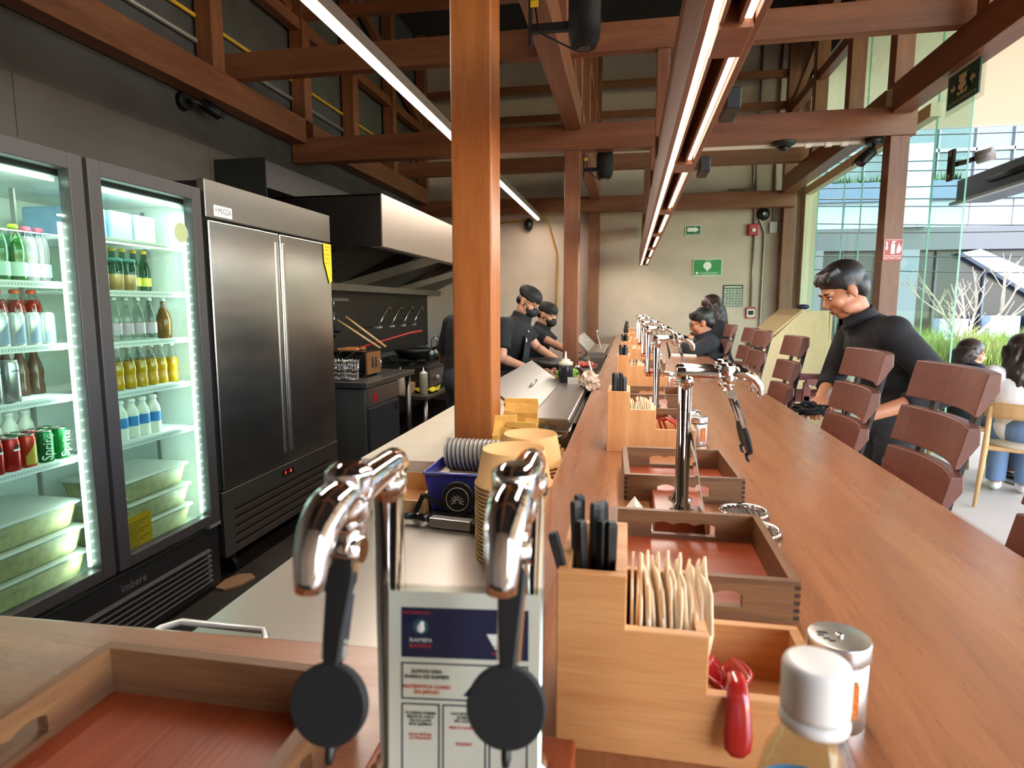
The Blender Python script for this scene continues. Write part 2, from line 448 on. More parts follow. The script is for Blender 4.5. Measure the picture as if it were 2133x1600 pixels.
for i, (x, y, z) in enumerate(((.33, 2.4, 2.15), (.355, 3.42, 2.15))):
    t = thing('spot_fitting', 'small black fitting on the right of the bar lamp, %s one' % ('nearer', 'farther')[i], 'light fitting', (x, y, z), 0, 'black fittings on the bar lamp')
    MB().box(x-.02, x+.03, y-.09, y+.09, z-.03, z+.04).build('housing', M['black'], t, bev=.004, world=True)
    MB().box(.245, x-.02, y-.02, y+.02, z-.012, z+.012).build('clip', M['gray_metal'], t, world=True)
t = thing('cable_trunking', 'pale cable trunking fixed under the middle cross beam', 'trunking', (1.0, 5.5, 2.72))
MB().box(.25, 1.86, 5.47, 5.5, 2.715, 2.739).build('channel', plain('trunking', 'E2DCCB', .5), t, world=True)
for x in (1.35, 1.5, 1.62): MB().box(x, x+.05, 5.465, 5.505, 2.705, 2.739).build('coupler', M['white_plastic'], t, bev=.002, world=True)
# linear lamp over the kitchen
t = thing('linear_lamp', 'thin bright tube lamp under the beams over the kitchen', 'lamp', (-1.3, 5, 2.66))
MB().box(-1.325, -1.265, 1.2, 8.9, 2.675, 2.735).build('housing', plain('lamp_housing', '8A7F76', .5, .3), t, bev=.002, world=True)
MB().box(-1.312, -1.278, 1.2, 8.9, 2.655, 2.675).build('light_strip', emit('led_kitchen', 'FFEBD6', 8), t, world=True)
for y in (2.5, 5.05, 7.6):
    L = bpy.data.lights.new('tube_light', 'AREA'); L.shape = 'RECTANGLE'; L.size = .05; L.size_y = 2.55; L.energy = 17; L.color = (1, .89, .77)
    o = bpy.data.objects.new('tube_light', L); COL.objects.link(o); o.location = (-1.295, y, 2.65)

# pipes along the left wall
def pipe(path, r, mat, label, name='pipe', cat='pipe'):
    return tag(MB().tube(path, r, 8).build(name, mat, loc=path[0]), label, cat)
pipe([(-3.025, .5, 3.46), (-3.025, 8.9, 3.46)], .014, plain('yellow_paint', 'D0A02E', .5), 'yellow gas pipe running along the left wall', 'gas_pipe')
pipe([(-3.025, .5, 3.29), (-3.025, 8.9, 3.3)], .018, M['conduit'], 'grey conduit below the yellow pipe on the left wall', 'conduit')
pipe([(-2.7, 9.08, 2.6), (-1.2, 9.08, 2.7), (-1.05, 9.08, 2.2), (-1.05, 9.08, 1.2)], .012, plain('yellow_paint2', 'C98F28', .5), 'yellow pipe dropping down the back wall behind the cooks', 'gas_pipe')
for x, z1, l in ((1.655, 2.56, 'into the red alarm bell'), (1.9, 2.56, 'into the white junction box')):
    pipe([(x, 9.1, 5.0), (x, 9.1, z1)], .016, M['conduit'], 'straight grey conduit running down the back wall %s' % l, 'conduit')
pipe([(1.66, 9.1, 2.43), (1.66, 9.1, 1.44)], .012, M['conduit'], 'thin grey conduit between the red alarm and call point', 'conduit')
pipe([(1.715, 9.1, 2.7), (1.72, 9.1, 2.62), (1.79, 9.1, 2.45), (1.795, 9.1, 2.3), (1.79, 9.1, .9), (1.79, 9.1, .02)], .016, M['conduit'], 'bent grey conduit running down to the floor', 'conduit')
pipe([(1.3, 9.1, 3.02), (1.62, 9.1, 3.02), (1.62, 9.1, 3.3), (1.55, 9.1, 3.5), (1.3, 9.1, 3.52), (.9, 9.1, 3.52)], .014, M['conduit'], 'grey conduit loop above the back cross beam', 'conduit')
tag(MB().box(1.85, 1.95, 9.07, 9.12, 2.43, 2.58).build('junction_box', plain('box_white', 'CFC9BE', .5), bev=.004, loc=(1.9, 9.1, 2.5)), 'white junction box on the back wall beside the column', 'junction box')
tag(MB().box(1.955, 2.0, 9.05, 9.12, 2.44, 2.58).build('relay_box', plain('box_gray', '6E6A68', .5), bev=.004, loc=(1.98, 9.1, 2.5)), 'small grey box next to the white junction box', 'box')

# ---------------------------------------------------------------- wall signs and alarms
def sign(name, label, x0, x1, z0, z1, y=YB, mat='green_sign', border=None, name_board='board'):
    t = thing(name, label, 'sign', ((x0+x1)/2, y-.004, (z0+z1)/2))
    MB().box(x0, x1, y-.008, y, z0, z1).build(name_board, M[mat], t, world=True)
    if border:
        b_, c = border; q = MB()
        for a in ((x0, x1, z0, z0+b_), (x0, x1, z1-b_, z1), (x0, x0+b_, z0, z1), (x1-b_, x1, z0, z1)): q.box(a[0], a[1], y-.0095, y-.008, a[2], a[3])
        q.build('border', M[c], t, world=True)
    return t
R90 = (PI/2, 0, 0)
t = sign('evacuation_sign', 'green sign with a white arrow high on the back wall', .747, .958, 2.42, 2.56, border=(.008, 'letter_white'))
MB().prism([(.775, 2.475), (.88, 2.475), (.88, 2.462), (.93, 2.502), (.88, 2.542), (.88, 2.529), (.775, 2.529)], 'y', YB-.0105, YB-.009).build('arrow', M['letter_white'], t, world=True)
text('RUTA DE EVACUACION', .02, M['letter_white'], t, (.852, YB-.0095, 2.442), world=True)
t = sign('notice_sign', 'larger bright green notice with a white drop in the middle', .867, 1.257, 1.868, 2.098, mat='green_bright', border=(.008, 'letter_white'))
MB().prism([(1.062+.055*math.sin(a)*(1 if abs(a) < 2.3 else .8), 2.005+.055*math.cos(a)) for a in [2*PI*k/24-PI+PI/24 for k in range(24)] if abs(a) < 2.5]+[(1.062, 1.925)], 'y', YB-.0105, YB-.009).build('drop', M['letter_white'], t, world=True)
MB().lathe([(.018, 0), (.018, .001)], (.925, YB-.0095, 1.905), 16, M=Matrix.Rotation(PI/2, 4, 'X')).build('badge', M['letter_white'], t, world=True)
q = MB()
for z, a in ((2.075, .1), (1.915, .25), (1.9, .27), (1.887, .2)): q.box(1.085-a/2, 1.085+a/2, YB-.0102, YB-.009, z-.0025, z+.0025)
q.build('print_lines', plain('pale_green', 'BFE0C2', .6), t, world=True)
t = sign('alphabet_chart', 'black and white letter chart poster on the back wall', 1.286, 1.549, 1.44, 1.738, mat='letter_black')
q = MB()
for r in range(8):
    z = 1.722-r*.0355
    if r in (0,): q.box(1.3, 1.535, YB-.0095, YB-.008, z-.022, z)
    else:
        for c in range(6): q.box(1.297+c*.0415, 1.297+c*.0415+.035, YB-.0095, YB-.008, z-.028, z)
q.build('cells', plain('cell', 'C9CDB8', .7), t, world=True)
q = MB(); q2 = random.Random(3)
for r in range(1, 8):
    for c in range(6):
        x = 1.303+c*.0415; z = 1.715-r*.0355
        q.box(x, x+.008+.012*q2.random(), YB-.0103, YB-.0095, z-.014, z-.002)
q.build('glyphs', plain('glyph', '39566B', .7), t, world=True)
t = thing('alarm_bell', 'red fire alarm sounder under the back beam', 'alarm', (1.645, YB-.03, 2.48))
MB().box(1.575, 1.715, YB-.05, YB, 2.405, 2.56).build('housing', M['red'], t, bev=.012, world=True)
MB().lathe([(.025, 0), (.025, .012), (.018, .016)], (1.645, YB-.049, 2.475), 16, M=Matrix.Rotation(PI/2, 4, 'X')).build('lens', M['white'], t, world=True)
t = thing('call_point', 'red and white alarm call point low on the back wall', 'alarm', (1.662, YB-.02, 1.35))
MB().box(1.6, 1.725, YB-.03, YB, 1.275, 1.43).build('housing', M['red'], t, bev=.006, world=True)
MB().box(1.612, 1.713, YB-.034, YB-.03, 1.3, 1.405).build('plate', M['paper'], t, world=True)
MB().box(1.628, 1.697, YB-.038, YB-.034, 1.325, 1.385).build('window', M['black'], t, world=True)
text('ALARMA', .02, M['letter_white'], t, (1.662, YB-.0305, 1.288), world=True)
# cameras
def wall_cam(label, base, to, lens_dir, s=1, wallax='x'):
    t = thing('security_camera', label, 'camera', base)
    B = Vector(base); T = Vector(to)
    nrm = Vector({'x': (1, 0, 0), 'y': (0, -1, 0), 'z': (0, 0, -1)}[wallax])
    q = MB(); q.cyl(B, B+nrm*.03*s, .05*s, .046*s, 18); q.build('mount', M['black'], t, world=True)
    q = MB(); q.tube([B+nrm*.03*s, B+nrm*.06*s, T], .011*s, 8); q.build('arm', M['black'], t, world=True)
    d = Vector(lens_dir).normalized()
    q = MB(); q.tube([T-d*.05*s, T-d*.045*s, T+d*.06*s, T+d*.065*s], [.022*s, .032*s, .034*s, .03*s], 14); q.build('body', M['black'], t, world=True)
    q = MB(); q.sheet(lambda u, v: T+d*(.1*v-.01)*s+(d.cross(Vector((0, 0, 1))).normalized()*math.cos(PI*u)*.038+Vector((0, 0, 1))*math.sin(PI*u)*.038)*s, 10, 2)
    q.build('hood', M['black'], t, solid=.003, world=True)
    q = MB(); q.cyl(T+d*.064*s, T+d*.07*s, .02*s, .018*s, 12); q.build('lens', M['black_gloss'], t, world=True)
    return t
wall_cam('black bullet camera on the dark left wall above the refrigerators', (-3.04, 3.95, 2.84), (-2.93, 4.08, 2.83), (.6, .55, -.45), 1.25)
wall_cam('black bullet camera hanging under the beam by the glass', (1.84, 5.43, 2.735), (1.78, 5.38, 2.6), (-.6, -.3, -.55), 1.3, 'z')
t = thing('dome_camera', 'black dome detector under the middle cross beam', 'camera', (1.18, 5.42, 2.73))
MB().lathe([(.05, -.03), (.085, -.01), (.09, .005), (.09, .01)], (1.18, 5.42, 2.73), 24).build('base', M['black'], t, world=True)
MB().lathe([(.004, -.062), (.03, -.056), (.045, -.03)], (1.18, 5.42, 2.73), 20).build('dome', M['black_gloss'], t, world=True)
t = thing('siren', 'round dark sounder on the back wall under the beam', 'siren', (1.76, YB-.05, 2.7))
MB().lathe([(.075, 0), (.085, .03), (.06, .07), (.02, .08)], (1.765, YB, 2.685), 22, M=Matrix.Rotation(PI/2, 4, 'X')).build('housing', M['black'], t, world=True)
MB().lathe([(.02, 0), (.02, .01)], (1.765, YB-.08, 2.685), 12, M=Matrix.Rotation(PI/2, 4, 'X')).build('centre', M['gray_metal'], t, world=True)
t = thing('motion_sensor', 'small dark sensor on the back wall under the tube lamp', 'sensor', (-1.45, YB-.05, 2.62))
MB().ell((-1.45, YB-.06, 2.62), (.06, .07, .09), 16, 10).build('body', M['black'], t, world=True)
MB().cyl((-1.45, YB, 2.64), (-1.45, YB-.05, 2.64), .03).build('mount', M['black'], t, world=True)
# speakers
def speaker(label, x, y, z, r, h, wx):
    t = thing('speaker', label, 'speaker', (x, y, z))
    MB().lathe([(r*.72, -h/2), (r*.95, -h/2+.03), (r, -h/2+.06), (r, h/2-.02), (r*.9, h/2)], (x, y, z), 28).build('cabinet', M['black_soft'], t, world=True)
    q = MB(); q.lathe([(r*.35, -.004), (r*.5, 0)], (x, y, z-h/2), 18); q.build('port', M['black_gloss'], t, world=True)
    q = MB(); q.box(wx, wx+.008, y-.03, y+.03, z-.1, z+.1); q.bar((wx, y, z-.03), (x-r*.8, y, z-.03), .03, .03); q.build('bracket', M['iron'], t, world=True)
    MB().box(wx+.008, wx+.04, y-.032, y-.028, z+.04, z+.065).build('tag', M['yellow'], t, world=True)
    MB().tube([(wx+.02, y, z+.08), (wx+.04, y-.02, z-.05), (x-r*.6, y, z-.12)], .004, 6).build('cable', M['black'], t, world=True)
speaker('larger black cylinder speaker high beside the near beam', -.2, 2.62, 2.585, .064, .23, -.42)
speaker('smaller black cylinder speaker further along the beam', -.235, 5.62, 2.66, .072, .22, -.42)
t = thing('smoke_detector', 'small round detector under the beam left of the near column', 'detector', (-.9, 3.6, 2.7))
MB().lathe([(.03, -.03), (.05, -.02), (.052, 0)], (-.95, 4.38, 3.11), 18).build('body', M['black'], t, world=True)
# red extinguisher sign on the glass side column
t = thing('extinguisher_sign', 'red EXTINTOR sign on the timber column by the glass', 'sign', (2.0, 5.355, 1.9))
MB().box(1.935, 2.075, 5.352, 5.36, 1.8, 1.965).build('board', M['red'], t, world=True)
q = MB(); y0, y1 = 5.3495, 5.352
for a in ((1.94, 2.07, 1.835, 1.838), (1.94, 2.07, 1.957, 1.96), (1.94, 1.943, 1.835, 1.96), (2.067, 2.07, 1.835, 1.96)): q.box(a[0], a[1], y0, y1, a[2], a[3])
q.prism([(1.953, 1.9), (1.953, 1.945), (1.963, 1.945), (1.963, 1.9), (1.97, 1.9), (1.958, 1.875), (1.946, 1.9)], 'y', y0, y1)
q.box(1.988, 2.016, y0, y1, 1.85, 1.925); q.prism([(1.99, 1.93), (2.014, 1.93), (2.01, 1.94), (2.03, 1.95), (1.995, 1.948)], 'y', y0, y1)
q.prism([(2.03, 1.855), (2.05, 1.855), (2.062, 1.88), (2.058, 1.92), (2.05, 1.9), (2.045, 1.94), (2.035, 1.91), (2.028, 1.88)], 'y', y0, y1)
q.build('pictograms', M['letter_white'], t, world=True)
text('EXTINTOR', .026, M['letter_white'], t, (2.005, 5.3515, 1.818), world=True)
# hanging exit sign
t = thing('exit_sign', 'green emergency exit sign with running figures hanging by the opening', 'sign', (1.99, 4.42, 2.8))
MB().box(1.985, 1.993, 4.2, 4.64, 2.66, 2.9).build('acrylic_plate', M['clear'], t, world=True)
MB().box(1.975, 1.985, 4.235, 4.605, 2.69, 2.89).build('board', plain('sign_dark_green', '1C4A3A', .5), t, world=True)
q = MB(); x0, x1 = 1.972, 1.975
q.box(x0, x1, 4.365, 4.475, 2.745, 2.86)
q.prism([(4.56, 2.81), (4.53, 2.81), (4.53, 2.825), (4.505, 2.8), (4.53, 2.775), (4.53, 2.79), (4.56, 2.79)], 'x', x0, x1)
q.prism([(4.28, 2.81), (4.31, 2.81), (4.31, 2.825), (4.335, 2.8), (4.31, 2.775), (4.31, 2.79), (4.28, 2.79)], 'x', x0, x1)
SF = plain('sign_fig', '16352B', .6)
q.build('arrows_and_door', plain('sign_cream', 'D9CFA0', .6), t, world=True)
for yc, d in ((4.475, 1), (4.365, -1)):
    q = MB(); q.ell((1.971, yc, 2.845), (.003, .012, .012), 12, 8)
    for a, b_ in (((0, 2.832), (.004, 2.785)), ((.004, 2.785), (.03, 2.768)), ((.03, 2.768), (.034, 2.748)), ((.004, 2.785), (-.016, 2.768)), ((-.016, 2.768), (-.034, 2.76)), ((0, 2.825), (.026, 2.81)), ((0, 2.825), (-.022, 2.808))):
        q.bar((1.971, yc+d*a[0], a[1]), (1.971, yc+d*b_[0], b_[1]), .003, .012)
    q.build('running_figure', SF, t, world=True)
text('SALIDA DE EMERGENCIA', .03, plain('sign_txt', 'B9C9A8', .6), t, (1.9735, 4.42, 2.712), rot=(PI/2, 0, -PI/2), world=True)
# ================================================================ GLASS WALL AND OUTDOORS
edges = (5.0, 5.515, 6.3, 7.05, 7.6, 8.58, 9.06)
for i in range(6):
    y0, y1 = edges[i]+.003, edges[i+1]-.003
    q = MB(); q.box(WR-.006, WR+.006, y0, y1, .01, 4.38)
    o = q.build('window_%d' % (i+1), [M['glass_green'], M['glass_edge']])
    for p in o.data.polygons: p.material_index = 0 if abs(p.normal.x) > .5 else 1
    structure(o, 'tall frameless glass pane by the terrace, %s' % (('nearest to the opening', 'second from the opening', 'third from the opening', 'fourth from the opening', 'fifth from the opening', 'next to the back wall')[i]))
st('trim_2', MB().box(WR-.05, WR+.05, -2.5, YB, 4.4, ZC), plain('upper_panel', '6C675E', .8), 'wall band above the glass')
st('trim_3', MB().box(WR-.06, WR+.02, 5.5, 9.05, 2.9, 3.0), plain('pale_frame', 'D4CBAE', .6), 'pale frame bar across the glass')
t = thing('glass_clamp', 'dark metal clamp bolted through the edge of the glass', 'clamp', (WR, 5.2, 2.47))
MB().box(WR-.028, WR-.006, 5.16, 5.24, 2.36, 2.58).build('plate', M['iron'], t, bev=.004, world=True)
q = MB(); q.cyl((WR-.03, 5.2, 2.55), (WR-.02, 5.2, 2.55), .022); q.cyl((WR-.03, 5.2, 2.39), (WR-.02, 5.2, 2.39), .022); q.build('bolt_heads', M['gray_metal'], t, world=True)
MB().tube([(WR-.02, 5.2, 2.47), (WR+.05, 5.15, 2.48), (WR+.12, 5.08, 2.5)], .018, 10).build('rod', M['iron'], t, world=True)
MB().cyl((WR+.1, 5.1, 2.495), (WR+.17, 5.03, 2.51), .045).build('knob', M['gray_metal'], t, world=True)

M['soffit'] = plain('soffit', 'F1DFBE', .85)
st('soffit', MB().box(WR+.05, 9, -2.5, 11.8, 4.4, 4.6), M['soffit'], 'cream underside of the terrace roof')
st('trim_4', MB().box(WR+.05, 9, 11.8, 11.86, 4.36, 4.62), plain('fascia', 'D8DADC', .5), 'pale edge of the terrace roof')
t = thing('awning_beam', 'dark steel awning channel with a long slot outside', 'beam', (3.2, 5, 2.6))
q = MB(); q.prism([(3.2, 2.47), (3.2, 2.69), (3.26, 2.69), (3.26, 2.52), (3.5, 2.5), (3.5, 2.47)], 'y', 2.5, 7.1)
q.build('channel', plain('awning_dark', '2A2C33', .35, .5), t, bev=.004, world=True)
q = MB(); q.tube([(3.19, 5.9, 2.59), (3.19, 6.5, 2.59)], .028, 10); q.build('slot', M['black'], t, world=True)
q = MB(); q.box(3.14, 3.2, 2.5, 7.1, 2.45, 2.475); q.build('lip', M['gray_metal'], t, world=True)

# street, building across
st('ground', MB().box(-8, 40, 8.25, 22, -.2, -.1), plaster('asphalt', '8C8A86', .06, .6, .85), 'grey street beyond the planter')
M['facade_white'] = plain('facade_white', 'BCC3CE', .6); M['facade_gray'] = plain('facade_gray', '808182', .6, var=.05, vscale=1); M['facade_dark'] = plain('facade_dark', '252A31', .2, .2)
M['facade_slab'] = plain('facade_slab', '6E7B8C', .6); M['facade_glass'] = plain('facade_glass', '6C716E', .15, .3)
b_ = thing('building', 'modern grey and white building across the street', 'building', (10, 22, 0)); Y = 22
MB().box(-2, 30, Y+.6, Y+8, 0, 10).build('core', M['facade_gray'], b_, world=True)
MB().box(-2, 30, Y+.2, Y+.6, 5.4, 9).build('upper_glazing', M['facade_glass'], b_, world=True)
MB().box(-2, 30, Y-.2, Y+.6, 4.72, 5.3).build('slab_edge', M['facade_slab'], b_, world=True)
MB().box(-2, 30, Y, Y+.6, 3.9, 4.72).build('white_band', M['facade_white'], b_, world=True)
MB().box(-2, 30, Y-.1, Y+.6, 3.2, 3.9).build('grey_band', plain('facade_mid', '676562', .6), b_, world=True)
MB().box(-2, 30, Y+.3, Y+.6, 0, 3.2).build('ground_glazing', M['facade_dark'], b_, world=True)
MB().prism([(10.2, 3.1), (10.7, 3.2), (14.5, 1.4), (14.5, .4)], 'y', Y-.1, Y+.25).build('stair', M['facade_white'], b_, world=True)
MB().box(8.1, 9.05, Y-.3, Y+.2, 3.9, 6.4).build('white_pier', M['facade_white'], b_, world=True)
MB().box(5.0, 6.1, Y-.3, Y+.3, 0, 3.2).build('left_pier', plain('facade_pier', '7C7A75', .6), b_, world=True)
MB().box(8.0, 8.9, Y-.3, Y+.3, 0, 3.2).build('right_pier', M['facade_gray'], b_, world=True)
q = MB()
for i in range(20): q.box(2+i*1.05, 2.04+i*1.05, Y+.1, Y+.22, 5.3, 9)
q.box(-2, 30, Y+.1, Y+.22, 6.2, 6.3)
q.build('mullions', M['gray_metal'], b_, world=True)
q = MB()
for i in range(12): q.box(4+i*1.4, 4.06+i*1.4, Y+.2, Y+.32, 0, 3.2)
for i in range(9): q.box(5.5+i*1.2, 5.53+i*1.2, Y-.012, Y, 3.92, 4.7)
q.build('joints', plain('joint', '5A5C5E', .5), b_, world=True)
for x, z in ((9.5, .4), (10.9, .5), (12.3, .5)): MB().box(x, x+.8, Y-.6, Y-.1, z, z+.65).build('white_unit', M['facade_white'], b_, world=True)
q = MB(); rg = random.Random(5)
for i in range(260):
    x = 4.5+rg.random()*5.5; a = rg.uniform(-.12, .12); h = rg.uniform(.12, .4)
    q.add([(x-.02, Y-.1, 5.3), (x+.02, Y-.1, 5.3), (x+a, Y-.1, 5.3+h)], [(0, 1, 2)])
tag(q.build('ledge_grass', plain('ledge_green', '5E7A48', .8), b_, world=True), None, kind='stuff')
q = MB().box(12.6, 13.8, Y+.1, Y+.2, 5.6, 6.2)
q.build('bright_panes', plain('pane_white', 'F6F7F4', .5), b_, world=True)
for i, (z0, z1, y) in enumerate(((4.45, 4.6, 14), (4.3, 4.4, 14.1), (3.95, 4.25, 14.2), (3.75, 3.8, 14), (3.68, 3.62, 14.3), (3.3, 3.2, 14.1), (3.05, 3.25, 14), (2.6, 2.75, 14.2), (2.35, 2.3, 14), (5.0, 5.05, 14.1))):
    pth = [(0+u*20, y, z0+(z1-z0)*u-.25*math.sin(PI*u)) for u in [k/12 for k in range(13)]]
    tag(MB().tube(pth, .012, 6).build('street_cable', M['black'], loc=pth[0]), 'thin street cable strung outside, %s from the top' % ('second', 'third', 'fourth', 'fifth', 'sixth', 'seventh', 'eighth', 'ninth', 'lowest', 'first')[i], 'cable', 'street cables')

# planter with grass and tree
t = thing('planter', 'long low concrete planter at the terrace edge', 'planter', (7, 9, 0))
q = MB(); q.box(2.6, 14, 8.3, 8.42, -.1, .72); q.box(2.6, 14, 9.9, 10.0, -.1, .72); q.box(2.5, 2.6, 8.3, 10, -.1, .72); q.box(14, 14.1, 8.3, 10, -.1, .72)
q.build('walls', plaster('planter_concrete', 'B9ADA0', .06, 1.5, .8), t, world=True)
MB().box(2.6, 14, 8.42, 9.9, .4, .66).build('soil', plain('soil', '4A4A2E', .9), t, world=True)
m, nt, out = nodes('grass'); b = pbr(nt, out, '7FA53E', .6); b.inputs['Subsurface Weight'].default_value = 0
tr = nt.nodes.new('ShaderNodeBsdfTranslucent'); mx = nt.nodes.new('ShaderNodeMixShader'); mx.inputs[0].default_value = .4
c = ramp(nt, noise(nt, 3.5, detail=2), [(.3, lin('5C7A3A')), (.55, lin('93AB55')), (.75, lin('C4C68C'))])
nt.links.new(c, b.inputs['Base Color']); nt.links.new(c, tr.inputs[0]); nt.links.new(b.outputs[0], mx.inputs[1]); nt.links.new(tr.outputs[0], mx.inputs[2]); nt.links.new(mx.outputs[0], out.inputs[0])
M['grass'] = m
q = MB(); rg = random.Random(11)
for i in range(5200):
    x = rg.uniform(2.75, 7.6); y = rg.uniform(8.4, 9.8); h = rg.uniform(.22, .5)*(1.1 if x > 3.4 else .75); a = rg.uniform(0, 2*PI); L = rg.uniform(.03, .22); w = .006
    dx, dy = math.cos(a), math.sin(a)
    p = [Vector((x, y, .66)), Vector((x+dx*L*.35, y+dy*L*.35, .66+h*.65)), Vector((x+dx*L, y+dy*L, .66+h))]
    s_ = Vector((-dy*w, dx*w, 0)) if abs(dx) < .8 else Vector((w, 0, 0))
    q.add([p[0]-s_, p[0]+s_, p[1]+s_*.8, p[1]-s_*.8, p[2]], [(0, 1, 2, 3), (3, 2, 4)])
tag(q.build('grass', M['grass'], loc=(4.8, 9, .66)), 'tall bright green ornamental grass in the planter', 'grass', kind='stuff')
def tree(base):
    t = thing('bare_tree', 'leafless pale branched young tree in the planter', 'tree', base)
    rg = random.Random(24); q = MB(); tips = MB()
    def grow(p, d, L, r, lev):
        pts = [p]; q_ = p.copy(); dd = d.copy()
        for k in range(4):
            dd = (dd+Vector((rg.uniform(-.16, .16), rg.uniform(-.16, .16), rg.uniform(-.05, .14)))).normalized()
            q_ = q_+dd*L/4; pts.append(q_.copy())
        q.tube(pts, [r*(1-.12*k) for k in range(5)], 6)
        if lev == 0:
            tips.ell(q_, (.008, .008, .016), 6, 5); return
        n = 3 if lev > 1 else 2
        for k in range(n):
            a = rg.uniform(0, 2*PI); sp = rg.uniform(.45, .95)
            nd = (dd+Vector((math.cos(a)*sp, math.sin(a)*sp*.6, rg.uniform(-.1, .3)))).normalized()
            grow(pts[rg.randint(2, 4)], nd, L*rg.uniform(.6, .85), r*.58, lev-1)
        grow(q_, dd, L*.75, r*.6, lev-1)
    B = Vector(base)
    grow(B, Vector((.05, 0, 1)), .5, .03, 3)
    grow(B+Vector((0, 0, .3)), Vector((-.6, .1, .7)), .5, .022, 2)
    grow(B+Vector((0, 0, .35)), Vector((.8, -.1, .5)), .55, .024, 2)
    grow(B+Vector((.02, 0, .05)), Vector((-.55, 0, .9)), .4, .02, 1)
    q.build('trunk_and_branches', plain('bark', 'E2D6CA', .8), t, world=True)
    tips.build('buds', plain('bud', 'D8B898', .7), t, world=True)
tree((4.3, 9.0, .6))

# terrace furniture and guests are built with the people
# ================================================================ BAR COUNTER
B = 1.03
def barwood(name, ax):
    m, nt, out = nodes(name)
    b = pbr(nt, out, 'A0552F', .34); b.inputs['Coat Weight'].default_value = .9; b.inputs['Coat Roughness'].default_value = .27
    ms = [5, 5, 5]; ms['xyz'.index(ax)] = .35
    f = noise(nt, 1.6, mapscale=ms, detail=7, rough=.65, dist=.8)
    c = ramp(nt, f, [(.28, lin('87502F')), (.5, lin('9E623B')), (.74, lin('B0754B'))])
    f2 = noise(nt, 26, mapscale=[x*1.2 for x in ms], detail=4, rough=.7)
    c = mixcol(nt, ramp(nt, f2, [(.5, G4(0)), (.72, G4(.35))]), c, lin('5E2F1B'))
    # worn knots and scratches in a few spots
    f3 = noise(nt, 2.0, detail=2, mapscale=(2.0, 1.0, 1)); f4 = noise(nt, 14, detail=6, rough=.75, mapscale=(1.6, .5, 1) if ax == 'y' else (.5, 1.6, 1), dist=1.2)
    mm = nt.nodes.new('ShaderNodeMath'); mm.operation = 'MULTIPLY'
    nt.links.new(ramp(nt, f3, [(.64, G4(0)), (.72, G4(1))]), mm.inputs[0]); nt.links.new(ramp(nt, f4, [(.58, G4(0)), (.7, G4(.75))]), mm.inputs[1])
    c = mixcol(nt, mm.outputs[0], c, lin('2F211B'))
    nt.links.new(c, b.inputs['Base Color'])
    f5 = noise(nt, 5, detail=6, rough=.7, mapscale=ms)
    mr = nt.nodes.new('ShaderNodeMapRange'); mr.inputs[1].default_value = .3; mr.inputs[2].default_value = .7; mr.inputs[3].default_value = .22; mr.inputs[4].default_value = .42
    nt.links.new(f5, mr.inputs[0]); nt.links.new(mr.outputs[0], b.inputs['Roughness'])
    bump(nt, b, f2, .08, .002)
    return m
M['bar_y'] = barwood('bar_y', 'y'); M['bar_x'] = barwood('bar_x', 'x')
t = thing('bar_counter', 'long reddish wooden bar counter running to the back wall', 'counter', (.245, 4.6, 0))
MB().box(-.175, .665, .15, 9.1, .975, B).build('top', M['bar_y'], t, bev=.005, world=True)
MB().box(-.16, .3, .75, 9.1, 0, .975).build('body', M['timber_z'], t, world=True)
MB().box(.3, .36, 1.0, 9.1, .15, .2).build('foot_rail', M['iron'], t, world=True)
t = thing('side_counter', 'wooden side counter joining the bar at the near end', 'counter', (-.9, .4, 0))
MB().prism([(-1.9, .15), (-.176, .15), (-.176, .685), (-.3, .679), (-.62, .667), (-.84, .659), (-1.9, .615)], 'z', .975, B).build('top', M['bar_x'], t, bev=.005, world=True)
MB().box(-1.9, -.2, .3, .6, 0, .975).build('body', M['timber_z'], t, world=True)

# ---------------------------------------------------------------- oak caddies with chopsticks, napkins and spoons
def caddy(loc, label, v):
    t = thing('condiment_caddy', label, 'caddy', loc, 0, 'oak caddies along the bar'); W = M['oak_'+v]
    prof = [(0, 0), (.25, 0), (.25, .07), (.138, .07), (.138, .125), (.064, .125), (.064, .176), (0, .176)]
    MB().prism(prof, 'y', 0, .011).build('front_panel', W, t, bev=.0012)
    MB().prism(prof, 'y', .134, .145).build('back_panel', W, t, bev=.0012)
    for x0, x1, h in ((0, .011, .176), (.053, .064, .176), (.127, .138, .125), (.239, .25, .07)):
        MB().box(x0, x1, .011, .134, .01, h).build('divider', W, t, bev=.001)
    MB().box(.011, .239, .011, .134, 0, .01).build('base', W, t)
    return t
CY = [.544, 1.781, 3.12, 4.363, 5.66, 6.75, 8.2]
NW = ['nearest', 'second nearest', 'third nearest', 'fourth nearest', 'fifth nearest', 'second farthest', 'farthest']
c0 = caddy((-.06, CY[0], B), 'nearest oak caddy, with horizontal grain, holding chopsticks, napkins and a red spoon', 'x')
c1 = caddy((-.055, CY[1], B), 'second nearest oak caddy on the bar, with upright grain', 'z')
for k in range(2, 7): dup(c1, (-.055+.006*(k % 2), CY[k], B), 0, '%s oak caddy along the bar' % NW[k])
q = MB(); q.loft([[(sx*w, sy*w, z) for sx, sy in ((-1, -1), (1, -1), (1, 1), (-1, 1))] for z, w in ((0, .0025), (.15, .0042), (.198, .0048), (.203, .0042))], smooth=False)
stick = q.build('chopstick', M['black'], bev=.001)
tag(stick, 'black chopstick standing in the nearest oak caddy', 'chopstick', 'black chopsticks in the nearest caddy')
first = True; rg = random.Random(2)
